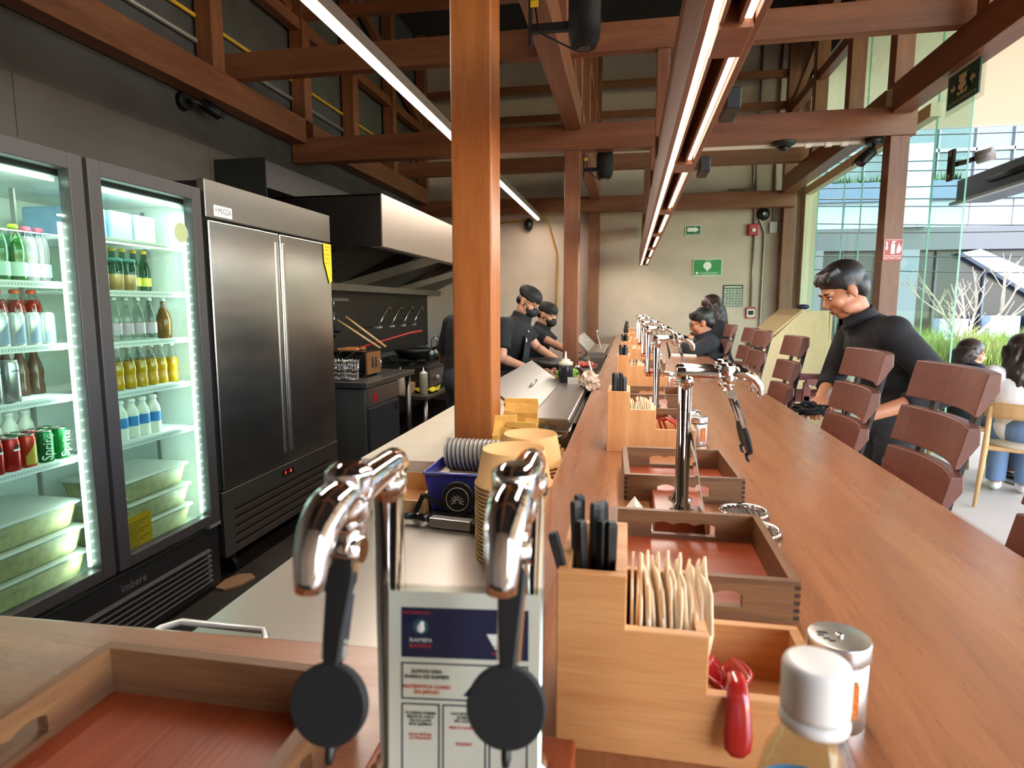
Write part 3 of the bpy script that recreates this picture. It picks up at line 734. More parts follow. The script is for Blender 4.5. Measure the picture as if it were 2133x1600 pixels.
for k in range(7):
    n = 9 if k < 2 else (8 if k < 4 else 6)
    for i in range(n):
        o = stick if first else stick.copy()
        if not first: COL.objects.link(o)
        first = False
        cx = -.055 if k else -.06
        x = cx+.018+.0098*(i % 4); y = CY[k]+.02+.016*(i//4) + (0 if k == 0 else .01)
        if k == 0: y = CY[k]+.038+.02*(i//4)
        if k == 0 and i == 0: x, y = cx+.046, CY[k]+.021
        o.location = (x, y, B+.0105+.012*(i % 2 == 0)*(k > 0)+ (.012 if k == 0 and i >= 4 else 0))
        rz_ = 0 if (k == 0 and i == 0) else rg.uniform(0, 1)
        lean = -.26 if (k == 0 and i == 0) else rg.uniform(-.035, .035)
        o.rotation_euler = (rg.uniform(-.04, .02), lean, rz_)
        if k:
            o['label'] = 'black chopstick standing in the %s oak caddy' % NW[k]; o['group'] = 'black chopsticks in the %s caddy' % NW[k]
def napkin_mesh(seed):
    rg = random.Random(seed); a, b_, c = rg.uniform(-.002, .002), rg.uniform(0, 6), rg.uniform(.001, .003)
    q = MB()
    def fn(u, v): return (c*math.sin(b_+v*5+u*2)+a*u*3, .118*u, .13*v-(.022*(1-u)**2*v)+.004*math.sin(9*u+b_)*v)
    q.sheet(fn, 6, 8)
    o = q.build('napkin', M['napkin'], solid=.0027)
    return o
nap = [napkin_mesh(s) for s in range(5)]
first = [True]*5
for k in range(7):
    n = 17 if k == 0 else (16 if k == 1 else (10 if k < 4 else 6))
    for i in range(n):
        s_ = rg.randint(0, 4); o = nap[s_] if first[s_] else nap[s_].copy()
        if not first[s_]: COL.objects.link(o)
        first[s_] = False
        u = i/(n-1); cx = (-.055 if k else -.06)
        wx = .054 if k < 2 else .05
        o.location = (cx+.0675+wx*u, CY[k]+.013+rg.uniform(0, .003), B+.012+(.0 if k == 0 else -.002)+rg.uniform(0, .008)*(.4 if k else 1))
        gap = .0
        o.rotation_euler = (rg.uniform(-.02, .01), (.02+.22*u if k == 0 else (-.04+.1*u if k < 2 else rg.uniform(-.12, .18))), rg.uniform(-.03, .03))
        if k == 0: o.location.x = cx+.0675+.05*u
        tag(o, 'folded tan paper napkin standing in the %s oak caddy' % NW[k], 'napkin', 'paper napkins in the %s caddy' % NW[k])
# red spoons
def spoon(k, loc, label):
    t = thing('soup_spoon', label, 'spoon', loc, 0, 'red soup spoons')
    q = MB(); q.sheet(lambda u, v: ((.024*(v*2-1))*math.sin(PI*(.08+.84*u))**.6, .028+.05*u, -.03-.02*math.sin(PI*u)*(1-(v*2-1)**2)+.012*abs(v*2-1)), 10, 8)
    q.build('bowl', M['red_gloss'], t, solid=.003)
    rings = []
    for y, z, w, h in ((.04, -.028, .008, .004), (.02, -.006, .007, .003), (.006, .006, .0075, .003), (-.006, .004, .0085, .0032), (-.014, -.012, .0105, .0034), (-.019, -.036, .0125, .0034), (-.02, -.05, .0115, .003), (-.02, -.056, .006, .002)):
        rings.append([Vector((w*math.cos(2*PI*j/12), y+h*math.sin(2*PI*j/12)*(.3 if y < 0 else .3), z+h*math.sin(2*PI*j/12)) if y > 0 else (w*math.cos(2*PI*j/12), y-h*math.sin(2*PI*j/12), z)) for j in range(12)])
    MB().loft(rings).build('handle', M['red_gloss'], t)
    return t
s0 = spoon(0, (.104, CY[0]+.008, B+.078), 'red soup spoon hooked over the nearest oak caddy')
for k in range(1, 5):
    for j in range(2):
        pth = [(.02+j*.014, .09, -.02), (.01+j*.012, .07, .012), (.03+j*.012, .05, .022), (.055+j*.01, .03, .01), (.07+j*.008, .016, -.03)]
        tag(MB().tube([(p[0]+.085, p[1]+CY[k], p[2]+B+.072) for p in pth], .0045, 8).build('soup_spoon', M['red_gloss'], loc=(.12, CY[k]+.05, B+.07)),
            'thin red spoon handle, %s one in the %s oak caddy' % (('left', 'right')[j], NW[k]), 'spoon', 'red soup spoons')

M['fj'] = plain('joint_wood', '3A2417', .6)
# ---------------------------------------------------------------- wooden trays
def tray(name, label, loc, w, d, rz=0, h=.058, scal=3):
    t = thing(name, label, 'tray', loc, rz, 'dark wooden trays'); th = .012; W = M['walnut_x']
    for y in (-d/2, d/2-th):
        q = MB(); hw = .055; z0, z1 = .016, .034
        q.box(-w/2, -hw, y, y+th, 0, h); q.box(hw, w/2, y, y+th, 0, h); q.box(-hw, hw, y, y+th, 0, z0)
        wv = [(-hw+2*hw*i/24, z1+.005*abs(math.sin(PI*scal*i/24))) for i in range(25)]
        q.prism([(hw, h), (-hw, h)]+wv, 'y', y, y+th)
        q.build('handle_wall', W, t)
    for x in (-w/2, w/2-th):
        MB().box(x, x+th, -d/2+th, d/2-th, 0, h).build('side_wall', M['walnut_y'], t)
    for sx in (-1, 1):
        for sy in (-1, 1):
            q = MB()
            for i in range(5):
                z = .005+i*.0105
                q.box(sx*w/2-(.006 if sx > 0 else .0006), sx*w/2+(.0006 if sx > 0 else .006), sy*d/2-(.012 if sy > 0 else .0006), sy*d/2+(.0006 if sy > 0 else .012), z, z+.0052)
            q.build('finger_joint', M['fj'], t)
    MB().box(-w/2+th, w/2-th, -d/2+th, d/2-th, .003, .009).build('bottom', M['tray_floor'], t)
    return t
tray('serving_tray', 'dark wooden tray with scalloped handle behind the nearest oak caddy', (.104, .968, B), .254, .272)
tray('serving_tray', 'dark striped wooden tray in front of the second oak caddy', (.12, 1.468, B), .25, .275, .03)
tray('serving_tray', 'wooden tray beyond the second oak caddy on the bar', (.1, 2.1, B), .25, .27)
tray('serving_tray', 'wooden tray beyond the second pair of bar taps', (.11, 2.72, B), .25, .27)
tray('serving_tray', 'wooden tray beyond the third oak caddy', (.1, 3.46, B), .25, .22, .04)
tray('serving_tray', 'wooden tray in front of the fourth oak caddy', (.11, 4.15, B), .25, .25)
tray('serving_tray', 'wide dark tray on the side counter at the lower left', (-.405, .398, B), .285, .285, PI/2)

# ---------------------------------------------------------------- water taps
def tap(label, loc, rz=0, H=.265):
    t = thing('water_tap', label, 'tap', loc, rz, 'chrome water taps'); Cm = M['chrome']
    MB().lathe([(.023, 0), (.023, .003), (.016, .006), (.0155, .016), (.0118, .018), (.0118, H)], n=28).build('column', Cm, t)
    q = MB(); q.tube([(-.019, 0, H), (-.018, 0, H), (-.0165, 0, H), (.0, 0, H), (.04, 0, H), (.056, 0, H-.001), (.064, 0, H-.002)], [.004, .0105, .0118, .0122, .0122, .0118, .0105], 22)
    q.tube([(.0, 0, H-.02), (.0, 0, H-.006)], .0145, 22)
    q.build('arm', Cm, t)
    MB().lathe([(.0145, -.0), (.0165, .004), (.0165, .02), (.012, .024), (.008, .026)], (.072, 0, H-.004), 8).build('cap_nut', Cm, t, bev=.001)
    q = MB(); q.ell((.074, 0, H-.006), (.015, .0155, .017), 20, 12); q.cyl((.074, 0, H-.03), (.074, 0, H-.005), .0105, .0125, 18); q.build('valve', Cm, t)
    q = MB(); q.tube([(.08, 0, H), (.092, 0, H+.003), (.106, 0, H), (.119, 0, H-.008), (.128, 0, H-.02), (.131, 0, H-.034), (.131, 0, H-.04)], [.0135, .0148, .0142, .0125, .0108, .0095, .009], 20, sq=(1, .82)); q.build('spout', Cm, t)
    q = MB(); q.cyl((.08, -.012, H-.035), (.08, .012, H-.035), .0085, n=16); q.build('pivot', Cm, t)
    q = MB(); q.loft([[(x+sx*.004, sy*w, z+sx*.002) for sx, sy in ((-1, -1), (1, -1), (1, 1), (-1, 1))] for x, z, w in ((.078, H-.03, .007), (.088, H-.05, .0095), (.102, H-.085, .0065), (.107, H-.103, .005))], smooth=False); q.build('lever', M['black'], t, bev=.0015)
    q = MB()
    for s in (-1, 1): q.bar((.084, s*.0085, H-.036), (.105, s*.0062, H-.098), .0022, .006)
    q.build('lever_rods', Cm, t)
    d = Vector((.97, 0, .24)).normalized(); R_ = d.to_track_quat('Z', 'Y').to_matrix().to_4x4()
    c = Vector((.112, 0, H-.124))
    q = MB(); q.lathe([(.023, -.004), (.0252, -.002), (.0252, .003), (.024, .0045)], c, 36, M=R_); q.build('push_pad', M['black_soft'], t)
    q = MB(); q.tube([c-Vector((0, 0, .022)), c+Vector((.003, 0, -.034)), c+Vector((.006, 0, -.038))], [.0035, .0032, .002], 8); q.build('pad_tip', M['black'], t)
    return t
TY = (1.22, 2.42, 3.5, 4.72, 6.2, 7.6)
TN = ('nearest', 'second', 'third', 'fourth', 'fifth', 'farthest')
r0 = thing('tap_riser', 'red wooden block under the nearest pair of bar taps', 'riser', (.107, 1.235, B), 0, 'wooden tap blocks')
MB().box(-.05, .05, -.09, .085, 0, .03).build('block', M['tray_floor'], r0, bev=.003)
tp = tap('front tap of the nearest chrome pair along the bar', (.108, 1.182, B+.03))
g0 = thing('drip_grate', 'round chrome drip grate under the front tap of the nearest bar pair', 'grate', (.236, 1.165, B), 0, 'drip grates')
MB().tube([(.045*math.cos(a), .045*math.sin(a), .009) for a in [2*PI*k/32 for k in range(32)]], .0042, 10, closed=True).build('ring', M['chrome'], g0)
MB().lathe([(.043, 0), (.043, .004)], n=32).build('dish', M['steel_dull'], g0)
q = MB()
for k in range(-4, 5):
    w = math.sqrt(.043**2-(k*.0095)**2); q.box(k*.0095-.0016, k*.0095+.0016, -w, w, .006, .0085)
q.build('bars', M['chrome'], g0)
h0 = thing('menu_holder', 'clear leaning card holder beside the nearest bar taps', 'card holder', (.15, 1.17, B), 0, 'clear card holders on the bar')
MB().box(-.002, 0, -.055, .055, .0, .2, Matrix.Rotation(-.16, 4, 'Y')).build('acrylic', M['clear'], h0)
MB().box(-.0015, -.0007, -.05, .05, .006, .19, Matrix.Rotation(-.16, 4, 'Y')).build('card', M['paper'], h0)
for i, y in enumerate(TY):
    if i: dup(r0, (.107, y+.015, B), 0, 'wooden block under the %s pair of bar taps' % TN[i])
    for j, (dy, nm_) in enumerate(((-.038, 'front'), (.038, 'rear'))):
        if i or j: dup(tp, (.108+.003*j, y+dy, B+.03), 0, '%s tap of the %s chrome pair along the bar' % (nm_, TN[i]))
        if i or j: dup(g0, (.236, y+(-.055 if j == 0 else .05), B), 0, 'round chrome drip grate under the %s tap of the %s bar pair' % (nm_, TN[i]))
    if 0 < i < 4: dup(h0, (.155, y-.05, B), 0, 'clear leaning card holder beside the %s pair of bar taps' % TN[i])
t = thing('tent_card', 'small white printed tent card beside the nearest bar taps', 'card', (.02, 1.2, B))
MB().prism([(-.028, 0), (.03, 0), (.03, .001), (.0, .04), (-.028, .001)], 'y', -.03, .03).build('card', M['paper'], t)
q = MB()
for k in range(3): q.bar((-.02+.008*k, -.0305, .006+.009*k), (-.004+.004*k, -.0305, .009+.009*k), .0008, .002)
q.build('print', M['letter_black'], t)
# near station on the side counter
r1 = dup(r0, (-.128, .468, B), PI/2, 'red wooden block under the pair of taps on the side counter')
dup(tp, (-.183, .446, B+.03), -PI/2+.03, 'left tap of the pair on the side counter, closest to the viewer', 'chrome water taps')
dup(tp, (-.0735, .464, B+.03), -PI/2+.035, 'right tap of the pair on the side counter, closest to the viewer', 'chrome water taps')

# ---------------------------------------------------------------- menu card
t = thing('menu_stand', 'upright menu card in a clear stand between the two closest taps', 'menu stand', (-.117, .415, B)); t.rotation_euler = (-.09, 0, .12)
MB().box(-.062, .062, -.0012, 0, 0, .208).build('front_sheet', M['clear'], t)
MB().box(-.062, .062, .003, .0042, 0, .208).build('back_sheet', M['clear'], t)
MB().box(-.062, .062, -.03, .03, 0, .003).build('foot', M['clear'], t)
cd = MB().box(-.058, .058, .0005, .0015, .004, .203).build('card', M['paper'], t)
q = MB(); q.box(-.048, .05, .0003, .0005, .152, .191); q.build('banner', M['navy'], cd)
q = MB()
def frame(x0, x1, z0, z1, w=.0012):
    q.box(x0, x1, .0002, .0005, z0, z0+w); q.box(x0, x1, .0002, .0005, z1-w, z1); q.box(x0, x0+w, .0002, .0005, z0, z1); q.box(x1-w, x1, .0002, .0005, z0, z1)
frame(-.048, .05, .119, .148); frame(-.048, -.018, .05, .116); frame(-.016, .018, .05, .116); frame(.02, .05, .05, .116); frame(-.048, .05, .012, .046)
q.prism([(.0, .123), (.012, .123), (.018, .135), (.03, .135), (.03, .123), (.036, .123), (.034, .143), (.016, .143)], 'y', .0002, .0005)
q.build('frames', M['navy'], cd)
q = MB(); q.lathe([(.006, 0), (.006, .0002)], (-.033, .0003, .176), 20, M=Matrix.Rotation(PI/2, 4, 'X')); q.build('emblem_ring', plain('emblem', '39616B', .6), cd)
q = MB(); q.ell((-.033, 0, .175), (.003, .0004, .0036), 12, 8); q.ell((-.0322, 0, .1785), (.002, .0004, .002), 10, 6)
q.prism([(.03-.012, .172), (.03+.012, .172), (.03+.007, .163), (.03-.007, .163)], 'y', 0, .0003); q.box(.024, .036, 0, .0003, .1605, .1625)
q.build('white_marks', M['letter_white'], cd)
for s_, z, w in (('HAMAZUSHI', .166, 'letter_white'), ('RAMEN BAR', .162, 'letter_red')): pass
text('RAMEN', .004, M['letter_white'], cd, (-.033, .0002, .1655), sx=1.3)
text('BARRA', .004, M['letter_red'], cd, (-.033, .0002, .161), sx=1.4)
text('AUTOSERVICIO', .003, M['letter_red'], cd, (-.036, .0002, .187))
text('INTEGRATE', .003, M['letter_red'], cd, (.03, .0002, .157))
text('SOMOS UNA\nBARRA DE RAMEN', .0042, M['letter_black'], cd, (-.028, .0001, .139))
text('AUTENTICA COMO\nEN JAPON', .0042, M['letter_red'], cd, (-.028, .0001, .127))
text('TU MISMO PUEDES\nSERVIR EL AGUA\nDE LA LLAVE\nQUE QUIERAS', .0029, M['letter_black'], cd, (-.033, .0001, .104))
text('SOLO EMPUJA\nLA PALANCA', .0029, M['letter_red'], cd, (-.033, .0001, .09))
text('LAS VECES QUE\nQUIERAS\nSIN COSTO', .0029, M['letter_black'], cd, (.001, .0001, .106))
text('FRIA O CALIENTE', .0029, M['letter_red'], cd, (.001, .0001, .098))
text('WOW!', .004, M['letter_red'], cd, (.001, .0001, .085))

# ---------------------------------------------------------------- shakers and bottle
def shaker(loc, label):
    t = thing('spice_shaker', label, 'shaker', loc, 0, 'steel spice shakers')
    MB().lathe([(.0275, 0), (.0285, .002), (.0285, .066), (.026, .068)], n=36).build('body', M['steel'], t)
    MB().lathe([(.025, .066), (.025, .07)], n=30).build('neck', M['glass_edge'] if 0 else M['iron'], t)
    MB().lathe([(.0295, .07), (.03, .072), (.03, .086), (.029, .0885), (.004, .0885)], n=36).build('lid', M['steel_x'], t, bev=.0008)
    q = MB(); q.lathe([(.004, .0885), (.004, .0905), (.003, .091)], n=12); q.build('rivet', M['chrome'], t)
    q = MB()
    for x, y in ((-.014, -.008), (-.01, -.012), (-.018, -.002)): q.box(x-.003, x+.003, y-.0015, y+.0015, .0884, .0889)
    q.box(-.02, -.01, .002, .006, .0884, .0889)
    q.build('holes', M['black'], t)
    q = MB()
    def fn(u, v):
        a = -PI/2+.1+(u-.5)*.75; z = .036+.021*(2*v-1)*min(1, 1.15-abs(2*u-1)**4*.5)
        return (.0289*math.cos(a), .0289*math.sin(a), z)
    q.sheet(fn, 10, 6); q.build('window', plain('spice', 'B8641C', .35, var=.5, vscale=260), t)
    return t
sh = shaker((.217, .64, B), 'steel spice shaker with orange window behind the water bottle')
for x, y, l in ((.214, 1.92, 'steel shaker beside the second oak caddy, behind the nearest bar taps'), (.19, 2.03, 'steel shaker just beyond the second caddy, half hidden by a tap'), (.21, 3.22, 'steel shaker beside the third oak caddy'), (.21, 4.46, 'small steel shaker beside the fourth oak caddy'), (.21, 5.76, 'small distant steel shaker beside the fifth oak caddy')):
    dup(sh, (x, y, B), .4, l)
t = thing('water_bottle', 'clear plastic water bottle with white cap at the front right', 'bottle', (.113, .365, B))
MB().lathe([(.026, 0), (.031, .004), (.0325, .012), (.0325, .108), (.031, .129), (.026, .151), (.019, .167), (.015, .177), (.015, .185)], n=40, capt=False).build('body', M['clear_bottle'], t)
MB().lathe([(.0303, .012), (.0303, .085)], n=36).build('water', glass('water', 'E8F2F2', 1.3), t)
MB().lathe([(.0328, .035), (.0329, .037), (.0329, .12), (.0326, .122)], n=40, capb=False, capt=False).build('label', plain('label_blue', '7FA9D6', .4), t)
q = MB()
for a0 in (-2.3, -1.5, -.7):
    q.sheet(lambda u, v: (.0331*math.cos(a0+.5*(u-.5)), .0331*math.sin(a0+.5*(u-.5)), .082+.03*(v-.5)*math.sqrt(max(.02, 1-(2*u-1)**2))), 8, 4)
q.build('label_print', plain('label_dark', '3F5F94', .4), t)
MB().lathe([(.0192, .176), (.0195, .179), (.0185, .183)], n=36).build('cap_ring', M['white_plastic'], t)
q = MB(); R_ = []
for k in range(96): R_.append(1 if k % 2 else .975)
q.loft([[(r*R_[k]*math.cos(2*PI*k/96), r*R_[k]*math.sin(2*PI*k/96), z) for k in range(96)] for r, z in ((.0188, .1845), (.019, .187), (.019, .21), (.0178, .2135), (.015, .2145))]); q.build('cap', M['white_plastic'], t)

# ---------------------------------------------------------------- bar stools
def stool(label):
    t = thing('bar_stool', label, 'chair', (0, 0, 0), 0, 'bar stools along the counter')
    prof = [(0, .054), (.03, .054), (.04, .012), (.012, -.054), (0, -.054)]
    for zc, xo in ((1.235, .0), (1.102, -.033), (.982, -.06)):
        h = 1 if zc > 1.2 else (.98 if zc > 1.05 else .9)
        rings = []
        for i in range(9):
            y = -.19+.38*i/8; xc = -.038*(2*i/8-1)**2
            rings.append([Vector((xo+xc+px+.22*(pz*h), y, zc+pz*h)) for px, pz in prof])
        MB().loft(rings, smooth=False).build('back_slat', M['slat'], t, bev=.003)
    for s in (-1, 1):
        MB().bar((.012, s*.11, 1.24), (-.1, s*.11, .7), .03, .012, up=(1, 0, 0)).build('upright', M['iron'], t)
    MB().box(-.5, -.09, -.2, .2, .68, .72).build('seat', M['slat'], t, bev=.012)
    for sx, sy in ((-.47, -.17), (-.47, .17), (-.1, -.17), (-.1, .17)):
        MB().bar((sx, sy, .68), (sx+(.02 if sx > -.3 else -.02), sy*1.15, 0), .03, .03).build('leg', M['iron'], t)
    q = MB(); q.bar((-.48, -.19, .28), (-.48, .19, .28), .02, .02); q.bar((-.09, -.19, .28), (-.09, .19, .28), .02, .02); q.bar((-.48, .19, .28), (-.09, .19, .28), .02, .02); q.bar((-.48, -.19, .28), (-.09, -.19, .28), .02, .02)
    q.build('footrest', M['iron'], t)
    return t
SL = ('dark red slatted stool back at the right edge of the frame', 'large dark red slatted stool in front of the seated women outside', 'dark red slatted stool in front of the standing man in black', 'dark red slatted stool beside the wooden high chair', 'slatted stool between the high chair stool and the seated boy', 'slatted stool next to the one behind the seated boy', 'slatted wooden stool the boy in the dark jersey sits on', 'slatted stool the long haired woman sits on')
s0 = stool(SL[0]); SY = (1.2, 1.845, 2.46, 3.5, 4.28, 4.8, 5.6, 6.6)
for i, y in enumerate(SY):
    if i == 0: s0.location = (.875, y, 0)
    else: dup(s0, (.875+(.0, 0, 0, .01, .0, .02, .0, .06)[i], y, 0), 0, SL[i])

# ---------------------------------------------------------------- high chair and plywood stand
t = thing('high_chair', 'dark red wooden high chair standing behind the stools', 'high chair', (1.15, 4.05, 0))
for y in (3.9, 4.2):
    q = MB(); q.bar((1.0, y, 0), (1.05, y, 1.0), .04, .03); q.bar((1.34, y, 0), (1.26, y, 1.0), .04, .03); q.bar((1.04, y, 1.0), (1.28, y, 1.0), .035, .04); q.box(1.03, 1.29, y-.015, y+.015, .84, .92); q.bar((1.02, y, .4), (1.32, y, .4), .03, .04)
    q.build('side_frame', M['redwood'], t, bev=.003, world=True)
q = MB(); q.box(1.24, 1.27, 3.9, 4.2, .9, 1.04); q.box(1.24, 1.27, 3.9, 4.2, .66, .8); q.build('backrest', M['redwood'], t, bev=.003, world=True)
MB().box(1.03, 1.28, 3.9, 4.2, .6, .63).build('seat', M['redwood'], t, bev=.003, world=True)
q = MB()
for x, z in ((1.06, .98), (1.25, .98), (1.06, .88), (1.26, .88)): q.cyl((x, 3.884, z), (x, 3.878, z), .007, n=10)
q.build('bolts', M['gray_metal'], t, world=True)
t = thing('plywood_stand', 'pale plywood stand with sloping top by the back of the room', 'stand', (1.6, 6.6, 0))
pf = [(1.592, 1.402), (1.825, 1.407), (1.86, 0), (1.26, 0), (1.26, 1.06)]
for y in (6.2, 7.1): MB().prism(pf, 'y', y, y+.02).build('side_panel', M['ply'], t, world=True)
MB().bar((1.22, 6.66, 1.06), (1.6, 6.66, 1.415), .9, .018).build('sloping_top', M['ply'], t, world=True)
MB().box(1.84, 1.86, 6.22, 7.1, 0, 1.4).build('back_panel', M['ply'], t, world=True)
for z in (.45, .75, .98): MB().box(1.27, 1.84, 6.22, 7.1, z, z+.018).build('shelf', M['ply'], t, world=True)
MB().box(1.27, 1.29, 6.62, 6.64, 0, .98).build('upright_divider', M['ply'], t, world=True)
tag(MB().ell((1.62, 6.3, 1.44), (.06, .04, .025), 14, 8).build('cloth_bundle', M['navy'], loc=(1.62, 6.3, 1.42)), 'small dark blue bundle on top of the plywood stand', 'cloth')
tag(MB().box(1.32, 1.56, 6.3, 6.55, .77, .92).build('storage_box', M['redwood'], bev=.01, loc=(1.44, 6.4, .77)), 'dark red box on the shelf of the plywood stand', 'box')
# ================================================================ PREP COUNTERS BEHIND THE BAR
t = thing('steel_counter', 'brushed steel work counter in the corner behind the bar', 'counter', (-.48, 1.28, 0))
MB().box(-.785, -.18, .7, 1.868, .81, .85).build('top', M['steel_y'], t, bev=.003, world=True)
MB().box(-.76, -.2, .72, 1.85, .1, .81).build('body', M['dark_steel'], t, world=True)
t = thing('white_counter', 'cream topped counter left of the near timber column', 'counter', (-.7, 3, 0))
MB().box(-.862, -.56, 1.875, 4.2, .905, .95).build('top', M['beige_top'], t, bev=.002, world=True)
MB().box(-.857, -.565, 1.872, 4.15, .1, .905).build('body', M['steel_x'], t, world=True)
q = MB()
for x in (-.84, -.58): q.cyl((x, 1.872, .92), (x, 1.868, .92), .007, n=12)
q.build('screws', M['gray_metal'], t, world=True)
t = thing('wooden_drawer_tray', 'shallow light brown wooden tray on the steel counter', 'tray', (-.7, 1.76, .85))
q = MB(); q.box(-.84, -.57, 1.86, 1.867, .85, .915); q.box(-.84, -.57, 1.65, 1.66, .85, .89); q.box(-.84, -.83, 1.66, 1.86, .85, .905); q.box(-.58, -.57, 1.66, 1.86, .85, .905)
q.build('walls', M['pale_wood'], t, bev=.001, world=True)
MB().box(-.83, -.58, 1.66, 1.86, .851, .857).build('bottom', M['oak_x'], t, world=True)
# refrigerated prep stations with hinged lids
def prep(label, y0, y1, lid_open, x0=-.55):
    t = thing('prep_station', label, 'prep station', (-.4, (y0+y1)/2, 0), 0, 'steel prep stations behind the bar')
    x1 = -.2
    MB().box(x0, x1, y0, y1, .1, 1.0).build('body', M['steel_y'], t, bev=.003, world=True)
    MB().box(-.36, x1-.005, y0+.02, y1, 1.0, 1.04).build('closed_lid', M['steel_y'], t, bev=.004, world=True)
    q = MB(); q.prism([(-.358, 1.035), (-.352, 1.043), (-.352-lid_open[0], 1.043+lid_open[1]), (-.358-lid_open[0], 1.035+lid_open[1])], 'y', y0+.02, y1)
    l = q.build('open_lid', M['steel_dull'], t, world=True)
    q = MB(); c = Vector((-.35-lid_open[0]*.45, (y0+y1)/2, 1.046+lid_open[1]*.45))
    q.tube([c+Vector((0, -.05, .0)), c+Vector((.01, -.045, .012)), c+Vector((.01, .045, .012)), c+Vector((0, .05, 0))], .006, 8); q.build('handle', M['chrome'], l, world=True)
    MB().cyl((x0+.05, y0+.02, .98), (x0+.05, y0-.01, .98), .012).build('hinge_knob', M['gray_metal'], t, world=True)
    MB().box(-.199, -.185, y0+.1, y1+.3, .8, 1.01).build('dark_gap_strip', M['black_gloss'], t, world=True)  # black strip standing in for the dark gap beside the bar
    return t
prep('nearer steel prep station with a raised lid beside the column', 2.2, 3.3, (.16, .115))
prep('farther steel prep station with a raised lid', 5.55, 6.8, (.12, .12), -.42)
t = thing('cold_well', 'steel ingredient well where the cooks are working', 'prep station', (-.45, 4.1, 0))
MB().box(-.553, -.2, 3.32, 4.95, .1, .93).build('body', M['steel_y'], t, bev=.003, world=True)
MB().box(-.553, -.2, 3.36, 4.9, .93, .94).build('rim', M['dark_steel'], t, world=True)
# things on the wells
def tub(name, label, cat, x0, x1, y0, y1, z0, z1, mat, fill, fillmat, n, r, seed):
    t = thing(name, label, cat, ((x0+x1)/2, (y0+y1)/2, z0))
    q = MB(); w = .006
    q.box(x0, x1, y0, y0+w, z0, z1); q.box(x0, x1, y1-w, y1, z0, z1); q.box(x0, x0+w, y0, y1, z0, z1); q.box(x1-w, x1, y0, y1, z0, z1); q.box(x0, x1, y0, y1, z0, z0+.006)
    q.build('pan', mat, t, world=True)
    rg = random.Random(seed); q = MB()
    for i in range(n):
        x, y = rg.uniform(x0+.02, x1-.02), rg.uniform(y0+.02, y1-.02); z = z1-.01+rg.uniform(-.01, .035)
        if r < 0: q.tube([(x+.018*math.cos(a), y+.018*math.sin(a), z+.008*math.sin(2*a+i)) for a in [2*PI*k/10 for k in range(10)]], .0045, 6, closed=True)
        else: q.ell((x, y, z), (r*rg.uniform(.6, 1.3), r*rg.uniform(.6, 1.3), r*.6), 8, 6)
    tag(q.build(fill, fillmat, t, world=True), None, kind='stuff')
tub('ingredient_pan', 'orange pan heaped with green onion rings by the first cook', 'pan', -.4, -.27, 3.36, 3.56, .94, 1.06, plain('orange_pan', 'C98A3C', .5), 'green_onion', plain('onion_green', '6FA53A', .5), 90, -1, 4)
tub('ingredient_pan', 'dark pan of browned meat in front of the cooks', 'pan', -.545, -.42, 3.7, 4.0, .94, 1.02, M['dark_steel'], 'meat', plain('meat', '7A4A2C', .5), 60, .016, 5)
tub('ingredient_pan', 'steel pan of red vegetables beyond the middle column', 'pan', -.36, -.22, 4.3, 4.6, .94, 1.02, M['steel'], 'vegetables', plain('veg_red', 'A8432E', .5), 50, .018, 6)
t = thing('mixing_bowl', 'wide steel bowl in front of the second cook', 'bowl', (-.72, 4.9, .95))
MB().lathe([(.07, .95), (.13, .98), (.16, 1.04), (.165, 1.04), (.135, .975), (.07, .955)], (-.6, 4.75, 0), 28).build('bowl', M['dark_steel'], t, world=True)
def squeeze(label, x, y, z, body, r=.03, h=.12, cap='cream_plastic'):
    t = thing('squeeze_bottle', label, 'bottle', (x, y, z), 0)
    MB().lathe([(r*.95, 0), (r, .004), (r, h*.9), (r*.93, h)], n=24).build('body', body, t)
    MB().lathe([(r*.97, h), (r*.97, h+.018), (r*.6, h+.024), (r*.55, h+.032), (.007, h+.036), (.0035, h+.075)], n=20).build('nozzle_cap', M[cap], t)
    return t
squeeze('dark sauce squeeze bottle with cream nozzle behind the near prep lid', -.33, 3.335, 1.0, plain('sauce', '1A1A1E', .25), .04, .13)
tag(MB().box(-.31, -.255, 3.24, 3.245, 1.04, 1.075).build('price_tag', M['white'], loc=(-.28, 3.24, 1.04)), 'small white tag at the end of the near prep lid', 'tag')
t = thing('tongs', 'steel tongs lying across the ingredient wells', 'tongs', (-.27, 3.9, .97))
MB().bar((-.3, 3.85, 1.06), (-.2, 3.5, 1.02), .022, .004).build('arm', M['chrome'], t, world=True)
MB().bar((-.31, 3.87, 1.07), (-.215, 3.52, 1.0), .022, .004).build('arm', M['chrome'], t, world=True)
MB().ell((-.31, 3.88, 1.065), .018, 12, 8).build('joint', M['chrome'], t, world=True)
t = thing('ladle', 'steel ladle leaning among the ingredient wells', 'ladle', (-.22, 4.0, .97))
MB().tube([(-.26, 4.1, 1.12), (-.24, 3.95, 1.09), (-.21, 3.8, 1.03)], .006, 8).build('handle', M['chrome'], t, world=True)
MB().lathe([(.005, 0), (.03, .008), (.038, .03)], (-.21, 3.78, 1.0), 18, capt=False).build('cup', M['chrome'], t, world=True)
def crumple(name, label, cat, c, r, mat, seed, amp=.25, loc=None):
    rg = random.Random(seed); q = MB(); q.ell(c, r, 22, 14)
    for v in q.v:
        d = v-Vector(c); k = 1+amp*(rg.random()-.5)*2
        v.x, v.y, v.z = c[0]+d.x*k, c[1]+d.y*k, c[2]+d.z*k
    for i in range(len(q.sm)): q.sm[i] = False
    return tag(q.build(name, mat, loc=(c[0], c[1], c[2]-r[2])), label, cat)
